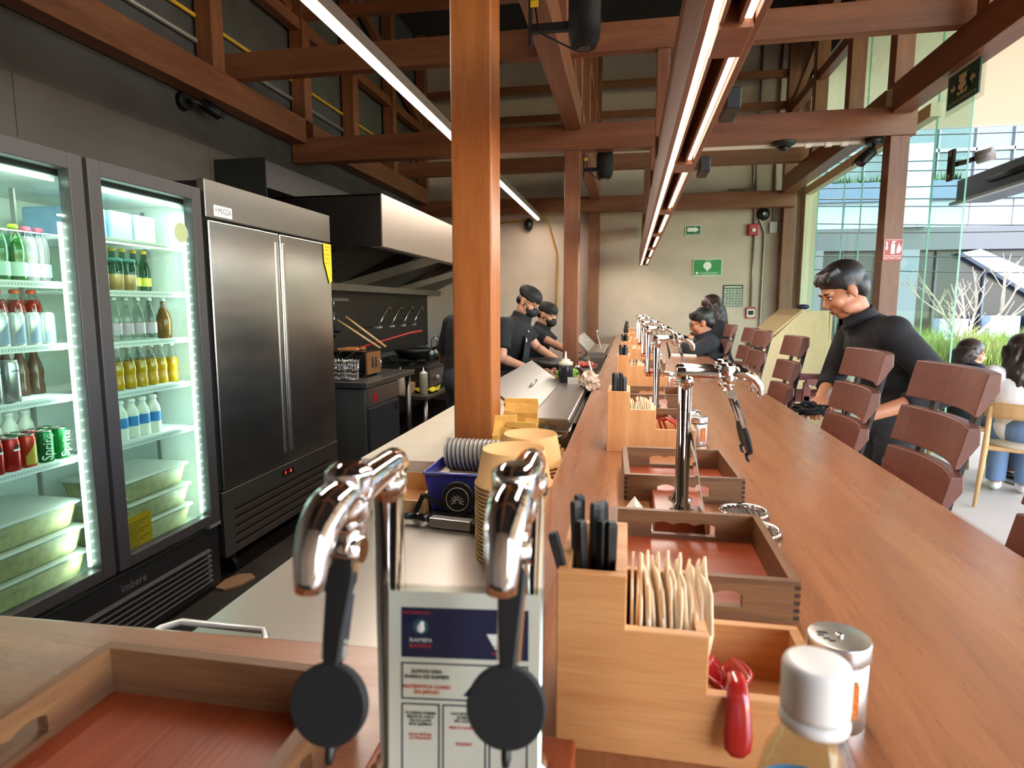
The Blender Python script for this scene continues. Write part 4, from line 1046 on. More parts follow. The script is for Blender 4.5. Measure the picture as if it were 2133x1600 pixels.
crumple('plastic_bag', 'crumpled clear bag of bean sprouts beside the near prep station', 'bag', (-.19, 3.15, 1.06), (.05, .1, .055), plain('sprouts', 'C9B39C', .25, var=.35, vscale=70), 3)
crumple('cling_wrap', 'clear crinkled wrap standing behind the toothpick bag', 'wrap', (-.265, 2.05, 1.0), (.045, .04, .05), M['clear'], 8, .35)
tag(MB().lathe([(.05, 0), (.055, .01), (.05, .05)], n=20).build('spice_jar', M['black'], loc=(-.27, 6.55, 1.0)), 'black pot at the far end behind the prep stations', 'pot')
tag(MB().tube([(-.25, 6.0, 1.04), (-.3, 6.0, 1.2), (-.29, 6.0, 1.22)], .006, 8).build('lid_prop', M['chrome'], loc=(-.25, 6, 1.04)), 'thin steel prop on the farther prep station', 'prop')

# ---------------------------------------------------------------- takeaway things beside the column
def bowl_stack(x, y, z, n, r, labels, grp):
    q = MB(); q.lathe([(r*1.07, 0), (r*1.07, .006), (r*1.02, .007), (r*.86, .085), (r*.84, .087), (r*.82, .083), (r*.02, .082)], n=44)
    o = q.build('kraft_bowl', M['kraft']); o.location = (x, y, z); tag(o, labels[0], 'bowl', grp)
    for i in range(1, n):
        c = o.copy(); COL.objects.link(c); c.location = (x+.0006*math.sin(i), y, z+i*.0098)
        c['label'] = labels[1] if i == n-1 else labels[0]
bowl_stack(-.262, 1.42, .85, 19, .088, ('upturned kraft bowl nested in the tall stack on the steel counter', 'topmost upturned kraft bowl of the tall stack on the steel counter'), 'kraft bowls in the tall stack')
bowl_stack(-.265, 1.69, .85, 17, .088, ('upturned kraft bowl nested in the stack behind the tall one', 'topmost upturned kraft bowl of the stack behind the tall one'), 'kraft bowls in the rear stack')
# blue basket with cups and lids
t = thing('blue_basket', 'translucent blue plastic basket holding white cups', 'basket', (-.49, 1.76, .85))
q = MB(); w = .004
def taper(x0, x1, y0, y1, z0, z1, f):
    a = [(x0+f, y0+f, z0), (x1-f, y0+f, z0), (x1-f, y1-f, z0), (x0+f, y1-f, z0)]; b_ = [(x0, y0, z1), (x1, y0, z1), (x1, y1, z1), (x0, y1, z1)]
    return a, b_
a, b_ = taper(-.575, -.395, 1.68, 1.86, .852, .965, .015)
q.add(a+b_, [(0, 1, 5, 4), (1, 2, 6, 5), (2, 3, 7, 6), (3, 0, 4, 7), (3, 2, 1, 0)])
q.build('shell', M['blue_plastic'], t, solid=.003, world=True)
q = MB(); q.tube([(-.578, 1.677, .966), (-.392, 1.677, .966), (-.392, 1.863, .966), (-.578, 1.863, .966)], .005, 8, closed=True); q.build('rim', M['blue_plastic'], t, world=True)
tag(MB().lathe([(.032, 0), (.041, .075), (.044, .077), (.044, .08), (.039, .08), (.03, .004)], n=32, capt=False).build('paper_cup', M['white_plastic'], loc=(-.425, 1.76, .92)), 'white paper cup standing in the blue basket', 'cup')
o = MB().lathe([(.03, 0), (.042, .004), (.043, .012), (.028, .018), (.004, .019)], n=28).build('sip_top', M['white_plastic'], loc=(-.49, 1.74, .945)); tag(o, 'white cup lid lying in the blue basket', 'lid')
# row of clear lids
lid0 = None
for i in range(13):
    if lid0 is None:
        q = MB(); q.lathe([(.05, 0), (.05, .002), (.043, .003), (.04, .014), (.003, .014)], n=30); lid0 = q.build('plastic_dome', plain('lid_clear', 'E9E4DA', .2, **{'Transmission Weight': .55})); o = lid0
    else:
        o = lid0.copy(); COL.objects.link(o)
    o.location = (-.545+.0135*i, 1.95-.002*i if 0 else 1.83, .99); o.rotation_euler = (.05, PI/2-.12, 0)
    tag(o, 'clear domed lid in the row leaning against the near column', 'lid', 'row of clear lids')
tag(MB().box(-.57, -.35, 1.79, 1.87, .85, .94).build('lid_carton', M['cream_plastic'], loc=(-.46, 1.83, .85)), 'low pale carton under the row of clear lids', 'carton')
# black disc with emblem, knife-like tool
t = thing('round_fan_unit', 'round black unit with a white sunburst emblem before the blue basket', 'device', (-.468, 1.655, .85))
Rx = Matrix.Rotation(PI/2-.12, 4, 'X')
MB().lathe([(.046, -.008), (.05, -.005), (.05, .005), (.046, .008)], (-.468, 1.655, .902), 36, M=Rx).build('body', M['black'], t, world=True)
q = MB(); q.tube([Vector((-.468, 1.655, .902))+Rx@Vector((.033*math.cos(a), .033*math.sin(a), .009)) for a in [2*PI*k/30 for k in range(30)]], .0007, 5, closed=True)
for k in range(9):
    a = -.3+PI*1.2*k/8
    q.bar(Vector((-.468, 1.655, .902))+Rx@Vector((.006*math.cos(a), .006*math.sin(a)-.008, .009)), Vector((-.468, 1.655, .902))+Rx@Vector((.02*math.cos(a), .02*math.sin(a)-.008, .009)), .0014, .001)
q.build('emblem', M['letter_white'], t, world=True)
MB().box(-.51, -.43, 1.63, 1.69, .85, .862).build('foot', M['black'], t, world=True)
t = thing('black_rack', 'black plastic rack between the wooden tray and the blue basket', 'rack', (-.55, 1.65, .85))
q = MB(); q.bar((-.59, 1.62, .853), (-.56, 1.62, .92), .012, .012); q.bar((-.56, 1.62, .92), (-.5, 1.66, .87), .01, .012); q.bar((-.59, 1.62, .855), (-.45, 1.62, .855), .02, .01)
q.build('frame', M['black'], t, world=True)
t = thing('steel_dispenser', 'flat steel tool with a black handle lying on the steel counter', 'tool', (-.5, 1.56, .85))
MB().box(-.52, -.4, 1.545, 1.575, .852, .878, Matrix.Translation((-.46, 1.56, 0)) @ Matrix.Rotation(-.12, 4, 'Z') @ Matrix.Translation((.46, -1.56, 0))).build('blade_case', M['steel_x'], t, bev=.002, world=True)
MB().tube([(-.525, 1.57, .868), (-.56, 1.575, .872), (-.6, 1.58, .868)], [.009, .011, .009], 12).build('handle', M['black_gloss'], t, world=True)
MB().box(-.4, -.37, 1.53, 1.58, .851, .876).build('end_block', M['black'], t, world=True)
# paper bags
def paper_bag(label, x, y, z, w, h, a, seed):
    t = thing('paper_bag', label, 'bag', (x, y, z), a, 'small kraft paper bags'); rg = random.Random(seed)
    q = MB(); rings = []
    for k in range(7):
        u = k/6; th = .034*(1-u)**.6+.002
        rings.append([Vector((sx*w/2*(1+.16*u*rg.uniform(-1, 1)), sy*th*rg.uniform(.5, 1.4)+(.016*math.sin(4*u+seed)), h*u+.008*rg.uniform(-1, 1))) for sx, sy in ((-1, -1), (-.33, -1.3), (.33, -1.2), (1, -1), (1, 1), (.33, 1.2), (-.33, 1.3), (-1, 1))])
    q.loft(rings, smooth=False); q.build('pouch', M['bag'], t)
    q = MB(); q.box(-w/2, w/2, -.004, .004, h-.004, h+.016); q.build('folded_edge', M['bag'], t, bev=.001)
paper_bag('kraft paper bag at the back of the small bag cluster', -.355, 2.06, .98, .115, .14, .05, 1)
paper_bag('kraft paper bag on the left of the small bag cluster', -.395, 1.95, .95, .09, .13, .35, 2)
paper_bag('kraft paper bag at the front of the small bag cluster', -.33, 1.92, .95, .1, .115, -.12, 3)
tag(MB().box(-.45, -.22, 1.88, 2.15, .85, .95).build('bag_box', M['dark_steel'], loc=(-.34, 2, .85)), 'low steel ledge carrying the paper bags', 'ledge')
# chopsticks in plastic bag
t = thing('skewer_bag', 'clear plastic bag full of pale wooden skewers by the bowls', 'bag', (-.235, 1.9, .9))
q = MB(); rg = random.Random(9)
for i in range(46):
    x, y = -.235+rg.uniform(-.028, .028), 1.87+rg.uniform(-.03, .03)
    q.tube([(x*.9-.03, y, .86), (x+.02*(x+.235)/.03, y+.06, 1.0+rg.uniform(-.015, .02))], .0028, 5)
tag(q.build('skewers', M['pale_wood'], t, world=True), None, kind='stuff')
q = MB(); q.lathe([(.03, -.04), (.045, .0), (.05, .08), (.042, .13), (.05, .165)], (-.23, 1.9, .9), 14, capt=False, capb=False)
rg = random.Random(12)
for v in q.v: v.x += rg.uniform(-.008, .008); v.y += rg.uniform(-.008, .008)
q.build('bag', glass('bag_clear', 'ECE8E0', 1.5, .15), t, world=True)
tag(MB().bar((-.28, 1.86, 1.06), (-.235, 1.9, .97), .012, .003).build('plastic_strip', M['clear'], loc=(-.26, 1.88, .97)), 'clear plastic strip sticking up beside the paper bags', 'strip')
# roll and clear box on the steel counter
t = thing('tape_roll', 'cream tape roll lying just behind the menu card', 'tape', (-.3, 1.05, .85))
MB().lathe([(.03, 0), (.047, 0), (.047, .022), (.03, .022), (.03, 0)], (-.31, 1.06, .85), 36, capb=False, capt=False).build('roll', M['cream_plastic'], t, world=True)
tag(MB().box(-.43, -.4, 1.08, 1.13, .85, .872).build('black_clip', M['black'], bev=.004, loc=(-.415, 1.1, .85)), 'small black clip on the steel counter', 'clip')
t = thing('clear_container', 'clear plastic container at the edge of the side counter', 'container', (-.68, .84, .85))
q = MB(); a, b_ = taper(-.78, -.59, .72, .9, .851, .895, .01); q.add(a+b_, [(0, 1, 5, 4), (1, 2, 6, 5), (2, 3, 7, 6), (3, 0, 4, 7), (3, 2, 1, 0)])
q.build('shell', M['clear'], t, solid=.002, world=True)
MB().tube([(-.785, .73, .896), (-.785, .88, .896), (-.765, .905, .896), (-.605, .905, .896), (-.585, .88, .896), (-.585, .73, .896)], .006, 8).build('rim', plain('frosted', 'E6E4DE', .3, **{'Transmission Weight': .3}), t, world=True)

# ================================================================ GLASS DOOR COOLER
FX = -2.044
t = thing('drinks_cooler', 'dark framed double glass door cooler full of drinks and tubs', 'refrigerator', (-2.42, 2.09, 0)); CO = t
q = MB(); q.box(-2.76, -2.1, 1.41, 1.44, 0, 2.0); q.box(-2.76, -2.1, 2.725, 2.752, 0, 2.0); q.box(-2.76, -2.73, 1.44, 2.725, 0, 2.0); q.box(-2.73, -2.1, 1.44, 2.725, 1.93, 2.0); q.box(-2.73, -2.1, 1.44, 2.725, .0, .34)
q.build('cabinet', M['fridge_black'], t, bev=.003, world=True)
q = MB(); q.box(-2.73, -2.725, 1.44, 2.725, .34, 1.93); q.box(-2.725, -2.11, 1.44, 1.446, .34, 1.93); q.box(-2.725, -2.11, 2.719, 2.725, .34, 1.93); q.box(-2.725, -2.11, 1.446, 2.719, .34, .37); q.box(-2.725, -2.11, 1.446, 2.719, 1.922, 1.93)
q.build('liner', M['liner'], t, world=True)
MB().box(-2.14, -2.1, 2.07, 2.13, .37, 1.922).build('centre_post', M['liner'], t, world=True)
for i, (y0, y1) in enumerate(((1.42, 2.08), (2.1, 2.742))):
    q = MB(); z0, z1, w = .355, 2.012, .062
    q.box(-2.095, FX, y0, y0+w, z0, z1); q.box(-2.095, FX, y1-w, y1, z0, z1); q.box(-2.095, FX, y0+w, y1-w, z0, z0+w*.8); q.box(-2.095, FX, y0+w, y1-w, z1-w, z1)
    d = q.build('door', M['fridge_gray'], t, bev=.004, world=True)
    MB().box(-2.074, -2.068, y0+w-.004, y1-w+.004, z0+.045, z1-w+.004).build('glass', M['glass'], d, world=True)
    q = MB()
    q.box(-2.1, -2.09, y1-w-.014, y1-w-.003, z0+.06, z1-w-.19); q.box(-2.1, -2.09, y0+w+.02, y1-w-.02, 1.905, 1.915)
    q.build('led_strip', M['led_cool'], t, world=True)
    for zz, hh in ((.75, .7), (1.45, .7)):
        L = bpy.data.lights.new('cooler_light', 'AREA'); L.shape = 'RECTANGLE'; L.size = .03; L.size_y = hh; L.energy = .85; L.color = (.86, 1, .93)
        o = bpy.data.objects.new('cooler_light', L); COL.objects.link(o); o.location = (-2.115, y1-w-.02, zz); o.rotation_euler = (PI/2, 0, PI/2+.6)
        z_ = Vector((.75, .6, 0)).normalized(); o.rotation_euler = Matrix((Vector((0, 0, 1)).cross(z_), Vector((0, 0, 1)), z_)).transposed().to_euler()
    L = bpy.data.lights.new('cooler_top_light', 'AREA'); L.shape = 'RECTANGLE'; L.size = .5; L.size_y = .03; L.energy = 1.3; L.color = (.86, 1, .93)
    o = bpy.data.objects.new('cooler_top_light', L); COL.objects.link(o); o.location = (-2.12, (y0+y1)/2, 1.9); o.rotation_euler = Vector((-.5, 0, -.85)).to_track_quat('-Z', 'Y').to_euler()
    q = MB()
    for k in range(34): q.box(-2.0995, -2.0885, y1-w-.0135, y1-w-.0035, .43+k*.041, .436+k*.041)
    tag(q.build('led_dots', emit('led_dot', 'FFFFFF', 30), t, world=True), None, kind='stuff')
q = MB()
for k in range(7): q.prism([(FX-.02, .06+k*.026), (FX+.003, .066+k*.026), (FX-.02, .08+k*.026)], 'y', 1.75, 2.66)
q.build('grille', M['fridge_black'], t, world=True)
MB().box(-2.1, FX-.015, 1.42, 2.74, .02, .335).build('kick_panel', M['fridge_black'], t, bev=.004, world=True)
text('imbera', .05, plain('logo_gray', '6C6C6E', .5), t, (FX-.0148, 2.18, .27), rot=(PI/2, 0, PI/2), world=True)
MB().box(-2.095, -2.045, 2.66, 2.745, .335, .352).build('hinge', M['gray_metal'], t, world=True)
MB().lathe([(.045, 0), (.045, .002)], (-2.0675, 2.62, 1.79), 24, M=Matrix.Rotation(PI/2, 4, 'Y')).build('sticker', plain('sticker', 'A9B88A', .5), t, world=True)
M['shelf'] = plain('shelf_white', 'E9EDEA', .35)
def shelf(y0, y1, z):
    q = MB()
    q.box(-2.13, -2.125, y0, y1, z-.022, z+.004)
    for k in range(26): x = -2.7+k*.0225; q.box(x, x+.004, y0, y1, z-.006, z)
    for y in (y0+.01, (y0+y1)/2, y1-.01): q.box(-2.72, -2.13, y-.003, y+.003, z-.012, z-.006)
    o = q.build('shelf', M['shelf'], CO, world=True)
    q = MB()
    for k in range(int((y1-y0)/.012)): q.box(-2.1248, -2.1242, y0+.004+k*.012, y0+.011+k*.012, z-.014, z-.004)
    tag(q.build('price_rail', plain('rail', 'B7C0BC', .5), o, world=True), None, kind='stuff')
D1, D2 = (1.45, 2.06), (2.15, 2.715)
for z in (1.537, 1.305, 1.105, .862): shelf(D1[0], D1[1], z)
for z in (1.73, 1.512, 1.295, 1.08, .856): shelf(D2[0], D2[1], z)
q = MB()
for y in (2.705, 2.05, 1.46): q.box(-2.35, -2.33, y-.004, y+.004, .4, 1.9)
q.build('shelf_tracks', M['gray_metal'], CO, world=True)
# ---- drinks
def put(o, y, x, z, label, grp, first):
    if not first:
        return dup(o, (x, y, z), rnd.uniform(-.5, .5), label, grp)
    o.location = (x, y, z); tag(o, label, None, grp); return o
def bottle(cat, prof, body, cap, capz, capr, extra=None, liquid=None):
    t = thing('glass_bottle', '', cat)
    MB().lathe(prof, n=22).build('body', body, t)
    if liquid: MB().lathe(liquid[0], n=20).build('drink', liquid[1], t)
    MB().lathe([(capr, capz), (capr*1.05, capz+.003), (capr*1.05, capz+.012), (capr*.8, capz+.016)], n=18).build('cap', cap, t)
    if extra: MB().lathe(extra[0], n=22, capb=False, capt=False).build('label_band', extra[1], t)
    return t
def row(tmpl, ys, x, z, what, grp, jitter=.004):
    n = len(ys)
    for i, y in enumerate(ys):
        l = '%s of the %s' % (ORD[i] if i < n-1 else 'rightmost', what)
        put(tmpl, y, x+rnd.uniform(-jitter, jitter), z, l, grp, 'placed' not in tmpl)
        tmpl['placed'] = 1
SODA = [(.027, 0), (.029, .006), (.029, .03), (.026, .05), (.028, .075), (.029, .09), (.024, .12), (.014, .15), (.012, .17), (.012, .182)]
def sc(p, k): return [(r*.92, z*k+.003) for r, z in p[:7]]
yel = bottle('bottle', SODA, M['clear_bottle'], plain('cap_clear', 'C9D3CC', .3), .178, .013, None, (sc(SODA, 1), plain('yellow_drink', 'EBA800', .25)))
row(yel, [2.2+.066*i for i in range(8)][:8], -2.2, 1.08, 'front row of yellow soda bottles on the third cooler shelf', 'yellow soda bottles')
y2 = bottle('bottle', SODA, M['clear_bottle'], plain('cap_clear2', 'C9D3CC', .3), .178, .013, None, (sc(SODA, 1), plain('yellow_drink2', 'E0A000', .25)))
row(y2, [2.22+.066*i for i in range(7)], -2.28, 1.08, 'second row of yellow soda bottles on the third cooler shelf', 'yellow soda bottles')
clr = bottle('bottle', SODA, M['clear_bottle'], plain('cap_tin', 'BFC9C6', .3, .6), .178, .013, ([(.0293, .03), (.0293, .08)], plain('label_pinkish', 'B9A9B4', .4)))
row(clr, [2.2+.068*i for i in range(6)], -2.2, 1.295, 'clear soda bottles on the second cooler shelf', 'clear soda bottles')
amb = bottle('bottle', [(.03, 0), (.032, .006), (.034, .05), (.036, .08), (.03, .11), (.014, .15), (.012, .17), (.012, .18)], plain('amber_glass', '6B4A1C', .15), plain('cap_tin2', 'BFC9C6', .3, .6), .176, .013)
put(amb, 2.63, -2.2, 1.295, 'single round amber bottle at the right end of the second cooler shelf', 'amber bottle', True)
gy = bottle('bottle', [(.027, 0), (.028, .01), (.028, .1), (.022, .13), (.013, .16), (.012, .185)], glass('green_bottle', '8FC79A', 1.45), M['yellow'], .183, .014, ([(.0283, .03), (.0283, .07)], plain('label_yellow', 'C8C24A', .5)))
row(gy, [2.33+.062*i for i in range(6)], -2.3, 1.512, 'yellow capped green bottles on the top bottle shelf', 'yellow capped bottles')
tea = bottle('jar', [(.032, 0), (.034, .006), (.034, .11), (.03, .125), (.03, .13)], M['clear_bottle'], plain('teal', '2E7F72', .4), .128, .031, None, ([(.031, .004), (.032, .075)], plain('orange_drink', 'D9A05A', .3)))
row(tea, [2.21+.074*i for i in range(4)], -2.2, 1.512, 'teal lidded jars on the top bottle shelf', 'teal lidded jars')
wb = bottle('bottle', [(.029, 0), (.031, .006), (.031, .1), (.027, .125), (.016, .148), (.015, .165)], plain('milk_white', 'EDEBDA', .35), M['white'], .162, .017, ([(.0314, .055), (.0314, .1)], plain('label_blue2', '3F86C4', .4)))
row(wb, [2.2+.066*i for i in range(6)], -2.21, .856, 'white yoghurt drink bottles with blue labels on the fourth shelf', 'white drink bottles')
mb_ = dup(wb, (-2.36, 1.764, .862), 0, 'leftmost of the white bottles behind the soda cans', 'white bottles behind the cans')
for i in range(4): dup(wb, (-2.36, 1.83+.066*i, .862), 0, '%s of the white bottles behind the soda cans' % ['second from left', 'third from left', 'fourth from left', 'rightmost'][i], 'white bottles behind the cans')
PET = [(.032, 0), (.034, .006), (.034, .05), (.031, .07), (.034, .09), (.034, .13), (.026, .165), (.014, .185), (.013, .195)]
def pet(col, cap, lab, name):
    return bottle('bottle', PET, M['clear_bottle'], plain(name+'_cap', cap, .4), .19, .0155, ([(.0344, .02), (.0344, .07)], plain(name+'_label', lab, .4)), ([(r*.94, z+.003) for r, z in PET[:7]], plain(name+'_drink', col, .2)))
g = pet('1E6E1E', 'A9C92E', 'A9C6B4', 'lime'); row(g, [1.79, 1.85, 1.915], -2.2, 1.537, 'lime capped green drink bottles on the top left shelf', 'lime capped bottles')
g = pet('B9A6B0', 'C95A7A', 'B6C6CE', 'pink'); row(g, [1.98, 2.03], -2.22, 1.537, 'pink capped pale bottles on the top left shelf', 'pink capped bottles')
g = pet('A01E0C', 'D2552A', 'B9C0C6', 'coral'); row(g, [1.8, 1.87, 1.94, 2.01], -2.25, 1.305, 'red drink bottles on the second left shelf', 'red drink bottles')
CAN = [(.024, 0), (.0285, .006), (.0285, .105), (.0255, .114), (.0255, .118)]
def can(name, col, metal=.4, h=1.0, two=None):
    t = thing('drink_can', '', 'can'); P = [(r, z*h) for r, z in CAN]
    MB().lathe(P, n=26).build('body', plain(name+'_can', col, .28, metal), t)
    MB().lathe([(.0255, .118*h), (.0258, .121*h), (.0235, .121*h), (.0232, .1175*h), (.002, .1175*h)], n=24).build('lid', M['steel'], t)
    q = MB(); q.box(-.006, .008, -.005, .005, .118*h, .12*h); q.build('tab', M['steel'], t)
    if two:
        q = MB(); q.sheet(lambda u, v: (.0288*math.cos(-.9+1.5*u), .0288*math.sin(-.9+1.5*u), h*(.01+.09*v*(.35+.65*u))), 12, 6); q.build('graphic', plain(name+'_art', two, .4), t)
    return t
def canrow(tm, ys, x, z, what, grp):
    n = len(ys)
    for i, y in enumerate(ys):
        l = '%s of the %s' % (ORD[i] if i < n-1 else 'rightmost', what) if n > 1 else what
        if 'placed' in tm: dup(tm, (x, y, z), 0, l, grp)
        else: tm.location = (x, y, z); tag(tm, l, None, grp); tm['placed'] = 1
def seal(t, h=.09):
    q = MB()
    pts = [(.0292*math.cos(a), .0292*math.sin(a)) for a in (0,)]
    c = Vector((.0292, 0, h))
    q.lathe([(.0085, 0), (.0085, .0006)], c, 8, M=Matrix.Rotation(PI/2, 4, 'Y'))
    q.build('warning_seal', M['black'], t); MB().box(.0289, .0294, -.012, .012, h-.016, h-.009).build('white_note', M['white'], t)
rc = can('red_soda', 'B8201A'); seal(rc); canrow(rc, [1.675, 1.735, 1.796], -2.165, .862, 'plain red soda cans on the left shelf', 'red soda cans')
oc = can('orange_soda', 'C2351C', .4, 1, 'B99A2E'); canrow(oc, [1.858], -2.165, .862, 'single orange soda can with a golden graphic beside the red cans', 'orange soda can')
gc = can('green_soda', '1B7A3A')
sp = text('Sprite', .05, M['letter_white'], gc, (.0296, 0, .06), rot=(PI/2, -PI/2+.12, PI/2), sx=.86, name='lettering')
for v in sp.data.vertices:      # wrap the lettering round the can
    pass
gc.rotation_euler = (0, 0, -.35); canrow(gc, [1.928, 1.992], -2.165, .862, 'green soda cans with white lettering on the left shelf', 'green soda cans')
for i, y in enumerate((1.68, 1.742, 1.805, 1.868, 1.93, 1.992)): dup(gc if i % 2 else rc, (-2.235, y, .862), .3, '%s can in the second row of the left can shelf' % ORD[i], 'soda cans, second row')
sv = can('silver_beer', 'B5B8B8', .8, 1.27)
text('SAPPORO', .0085, M['letter_black'], sv, (.0293, 0, .115), rot=(PI/2, 0, PI/2))
canrow(sv, [1.69, 1.755, 1.822], -2.165, 1.105, 'tall silver beer cans on the third left shelf', 'silver beer cans')
wc = can('white_can', 'C9CDCC', .4, 1.0, '7E8FA8'); canrow(wc, [1.755, 1.815, 1.875, 1.935, 1.995], -2.18, 1.305, 'pale cans on the second left shelf', 'pale cans')
br = bottle('bottle', SODA, plain('brown_glass', '5E4436', .2), plain('cap_brown', '8A8078', .3, .5), .178, .013)
row(br, [1.81+.057*i for i in range(5)], -2.3, 1.105, 'brown bottles behind the silver cans', 'brown bottles')
# boxes on the highest shelf
for i, y in enumerate((2.22, 2.36, 2.5)):
    q = MB(); q.box(-2.5, -2.2, y, y+.12, 1.73, 1.86); o = q.build('drink_pack', plain('pack%d' % i, ('8FB4D8', 'A9D0E0', 'C9C2CE')[i], .4, var=.1, vscale=20), bev=.01, loc=(-2.35, y+.06, 1.73))
    tag(o, '%s of the pale packs on the highest cooler shelf' % ('leftmost', 'middle', 'rightmost')[i], 'pack', 'packs on the highest shelf')
# food tubs
def food_tub(label, y0, y1, z, grp, h=.105):
    t = thing('food_tub', label, 'tub', (-2.3, (y0+y1)/2, z), 0, grp); w = (y1-y0)/2
    def ring(f, zz, n=6, r=.03):
        pts = []
        for sx, sy, a0 in ((1, 1, 0), (-1, 1, PI/2), (-1, -1, PI), (1, -1, 1.5*PI)):
            for k in range(n):
                a = a0+PI/2*k/(n-1); pts.append(Vector(((.17-f-r)*sx+r*math.cos(a), (w-f-r)*sy+r*math.sin(a), zz)))
        return pts
    q = MB(); q.loft([ring(.03, .0), ring(.022, .012), ring(.006, h-.012)], caps=True); q.build('noodles', plain('noodle', 'C9C08C', .5, var=.25, vscale=26, bmp=.6, bscale=40), t)
    q = MB(); q.loft([ring(.027, -.0), ring(.018, .012), ring(.002, h-.012), ring(-.001, h-.01)], caps=False); q.build('tub_wall', glass('frost_tub', 'F4F6EE', 1.6, .3), t)
    q = MB(); q.loft([ring(-.001, h-.012), ring(-.006, h-.01), ring(-.006, h-.003), ring(.006, h), ring(.03, h), ring(.05, h-.003)]); q.build('lid', plain('tub_lid', 'DCE2DA', .35, **{'Transmission Weight': .25}), t)
    MB().box(.149, .1495, -w+.02, -w+.075, .02, .05).build('paper_label', M['white'], t)
    return t
f0 = food_tub('bottom noodle tub of the stack in the right cooler door', 2.25, 2.665, .37, 'noodle tubs in the right door')
dup(f0, (-2.3, 2.457, .475), 0, 'middle noodle tub of the stack in the right cooler door'); dup(f0, (-2.305, 2.45, .58), 0, 'topmost noodle tub of the stack in the right cooler door')
dup(f0, (-2.3, 1.845, .37), 0, 'bottom noodle tub of the stack in the left cooler door', 'noodle tubs in the left door'); dup(f0, (-2.3, 1.84, .475), 0, 'middle noodle tub of the stack in the left cooler door', 'noodle tubs in the left door'); dup(f0, (-2.31, 1.835, .58), 0, 'topmost noodle tub of the stack in the left cooler door', 'noodle tubs in the left door')
t = thing('yellow_notice', 'yellow printed sheet inside the right cooler door at the bottom', 'notice', (-2.1, 2.28, .4))
MB().box(-2.1, -2.0985, 2.19, 2.345, .395, .54).build('sheet', plain('sheet_yellow', 'DDA91C', .6), t, world=True)
q = MB()
for k in range(9): q.box(-2.0984, -2.0978, 2.205, 2.3+.03*((k*7) % 3-1), .41+k*.0125, .413+k*.0125)
q.build('print_lines', plain('print_brown', '6A5312', .7), t, world=True)

# ================================================================ STEEL REFRIGERATOR
m, nt, out = nodes('door_steel'); b = pbr(nt, out, 'DAD8D4', .24, 1)
f = noise(nt, 1.1, mapscale=(.3, .6, 5), detail=1); bump(nt, b, f, .012, .02)
f2 = noise(nt, 3, mapscale=(1, 1, 6), detail=2); mr = nt.nodes.new('ShaderNodeMapRange'); mr.inputs[3].default_value = .2; mr.inputs[4].default_value = .27; nt.links.new(f2, mr.inputs[0]); nt.links.new(mr.outputs[0], b.inputs['Roughness'])
M['door_steel'] = m
t = thing('steel_refrigerator', 'tall two door stainless steel refrigerator beside the glass cooler', 'refrigerator', (-2.45, 3.41, 0))
MB().box(-2.85, -2.085, 2.775, 4.06, .13, 2.06).build('cabinet', M['dark_steel'], t, bev=.003, world=True)
hp = MB().box(-2.085, FX, 2.77, 4.063, 1.883, 2.066).build('header_panel', M['steel_y'], t, bev=.004, world=True)
MB().box(FX, FX+.003, 2.83, 2.975, 1.895, 1.95).build('badge', M['paper'], hp, bev=.001, world=True)
text('MIGSA', .042, plain('migsa_blue', '3A4A66', .5), hp, (FX+.0032, 2.915, 1.923), rot=(PI/2, 0, PI/2), sx=.85, world=True)
text('*', .05, plain('migsa_blue2', '3A4A66', .5), hp, (FX+.0032, 2.848, 1.918), rot=(PI/2, 0, PI/2), world=True)
for i, (y0, y1) in enumerate(((2.785, 3.41), (3.425, 4.058))):
    d = MB().box(-2.085, FX, y0, y1, .495, 1.872).build('door', M['door_steel'], t, bev=.006, seg=3, world=True)
    y = y1-.03 if i == 0 else y0+.03
    MB().box(FX-.001, FX+.004, y-.012, y+.012, .56, 1.82).build('recessed_handle', M['steel'], d, bev=.002, world=True)
pn = MB().box(-2.085, FX, 2.77, 4.063, .135, .488).build('grille_panel', M['steel_dull'], t, bev=.004, world=True)
SLT = plain('slot_light', 'C9A48C', .35, .9)
for k in range(5): MB().box(FX-.001, FX+.001, 2.86, 3.96, .17+k*.047, .176+k*.047).build('slot_lip', SLT, pn, world=True)
for k in range(5): MB().box(FX-.002, FX+.0008, 2.86, 3.96, .176+k*.047, .192+k*.047).build('slot', M['black'], pn, world=True)
MB().box(FX, FX+.003, 3.33, 3.46, .415, .455).build('control_panel', M['black'], pn, world=True)
text('-8', .03, M['led_digit'], pn, (FX+.0035, 3.42, .436), rot=(PI/2, 0, PI/2), world=True)
text('8', .026, M['led_digit'], pn, (FX+.0035, 3.365, .436), rot=(PI/2, 0, PI/2), world=True)
for x, y in ((-2.75, 2.9), (-2.12, 2.9), (-2.75, 3.95), (-2.12, 3.95)):
    q = MB(); q.cyl((x, y-.015, .045), (x, y+.015, .045), .045); q.box(x-.02, x+.02, y-.03, y+.03, .08, .135); q.build('caster', M['black'], t, world=True)
t = thing('yellow_tag', 'yellow energy tag hanging on the steel refrigerator door', 'tag', (FX+.008, 4.0, 1.8))
MB().prism([(3.945, 1.87), (4.055, 1.87), (4.055, 1.62), (4.02, 1.6), (3.95, 1.75)], 'x', FX+.005, FX+.007).build('tag', M['yellow'], t, world=True)
q = MB()
for z, a in ((1.85, .08), (1.83, .07), (1.8, .08), (1.77, .06), (1.74, .06)): q.box(FX+.0072, FX+.0078, 3.96, 3.96+a, z-.004, z)
q.build('print_lines', plain('tagprint', '8A7312', .6), t, world=True)
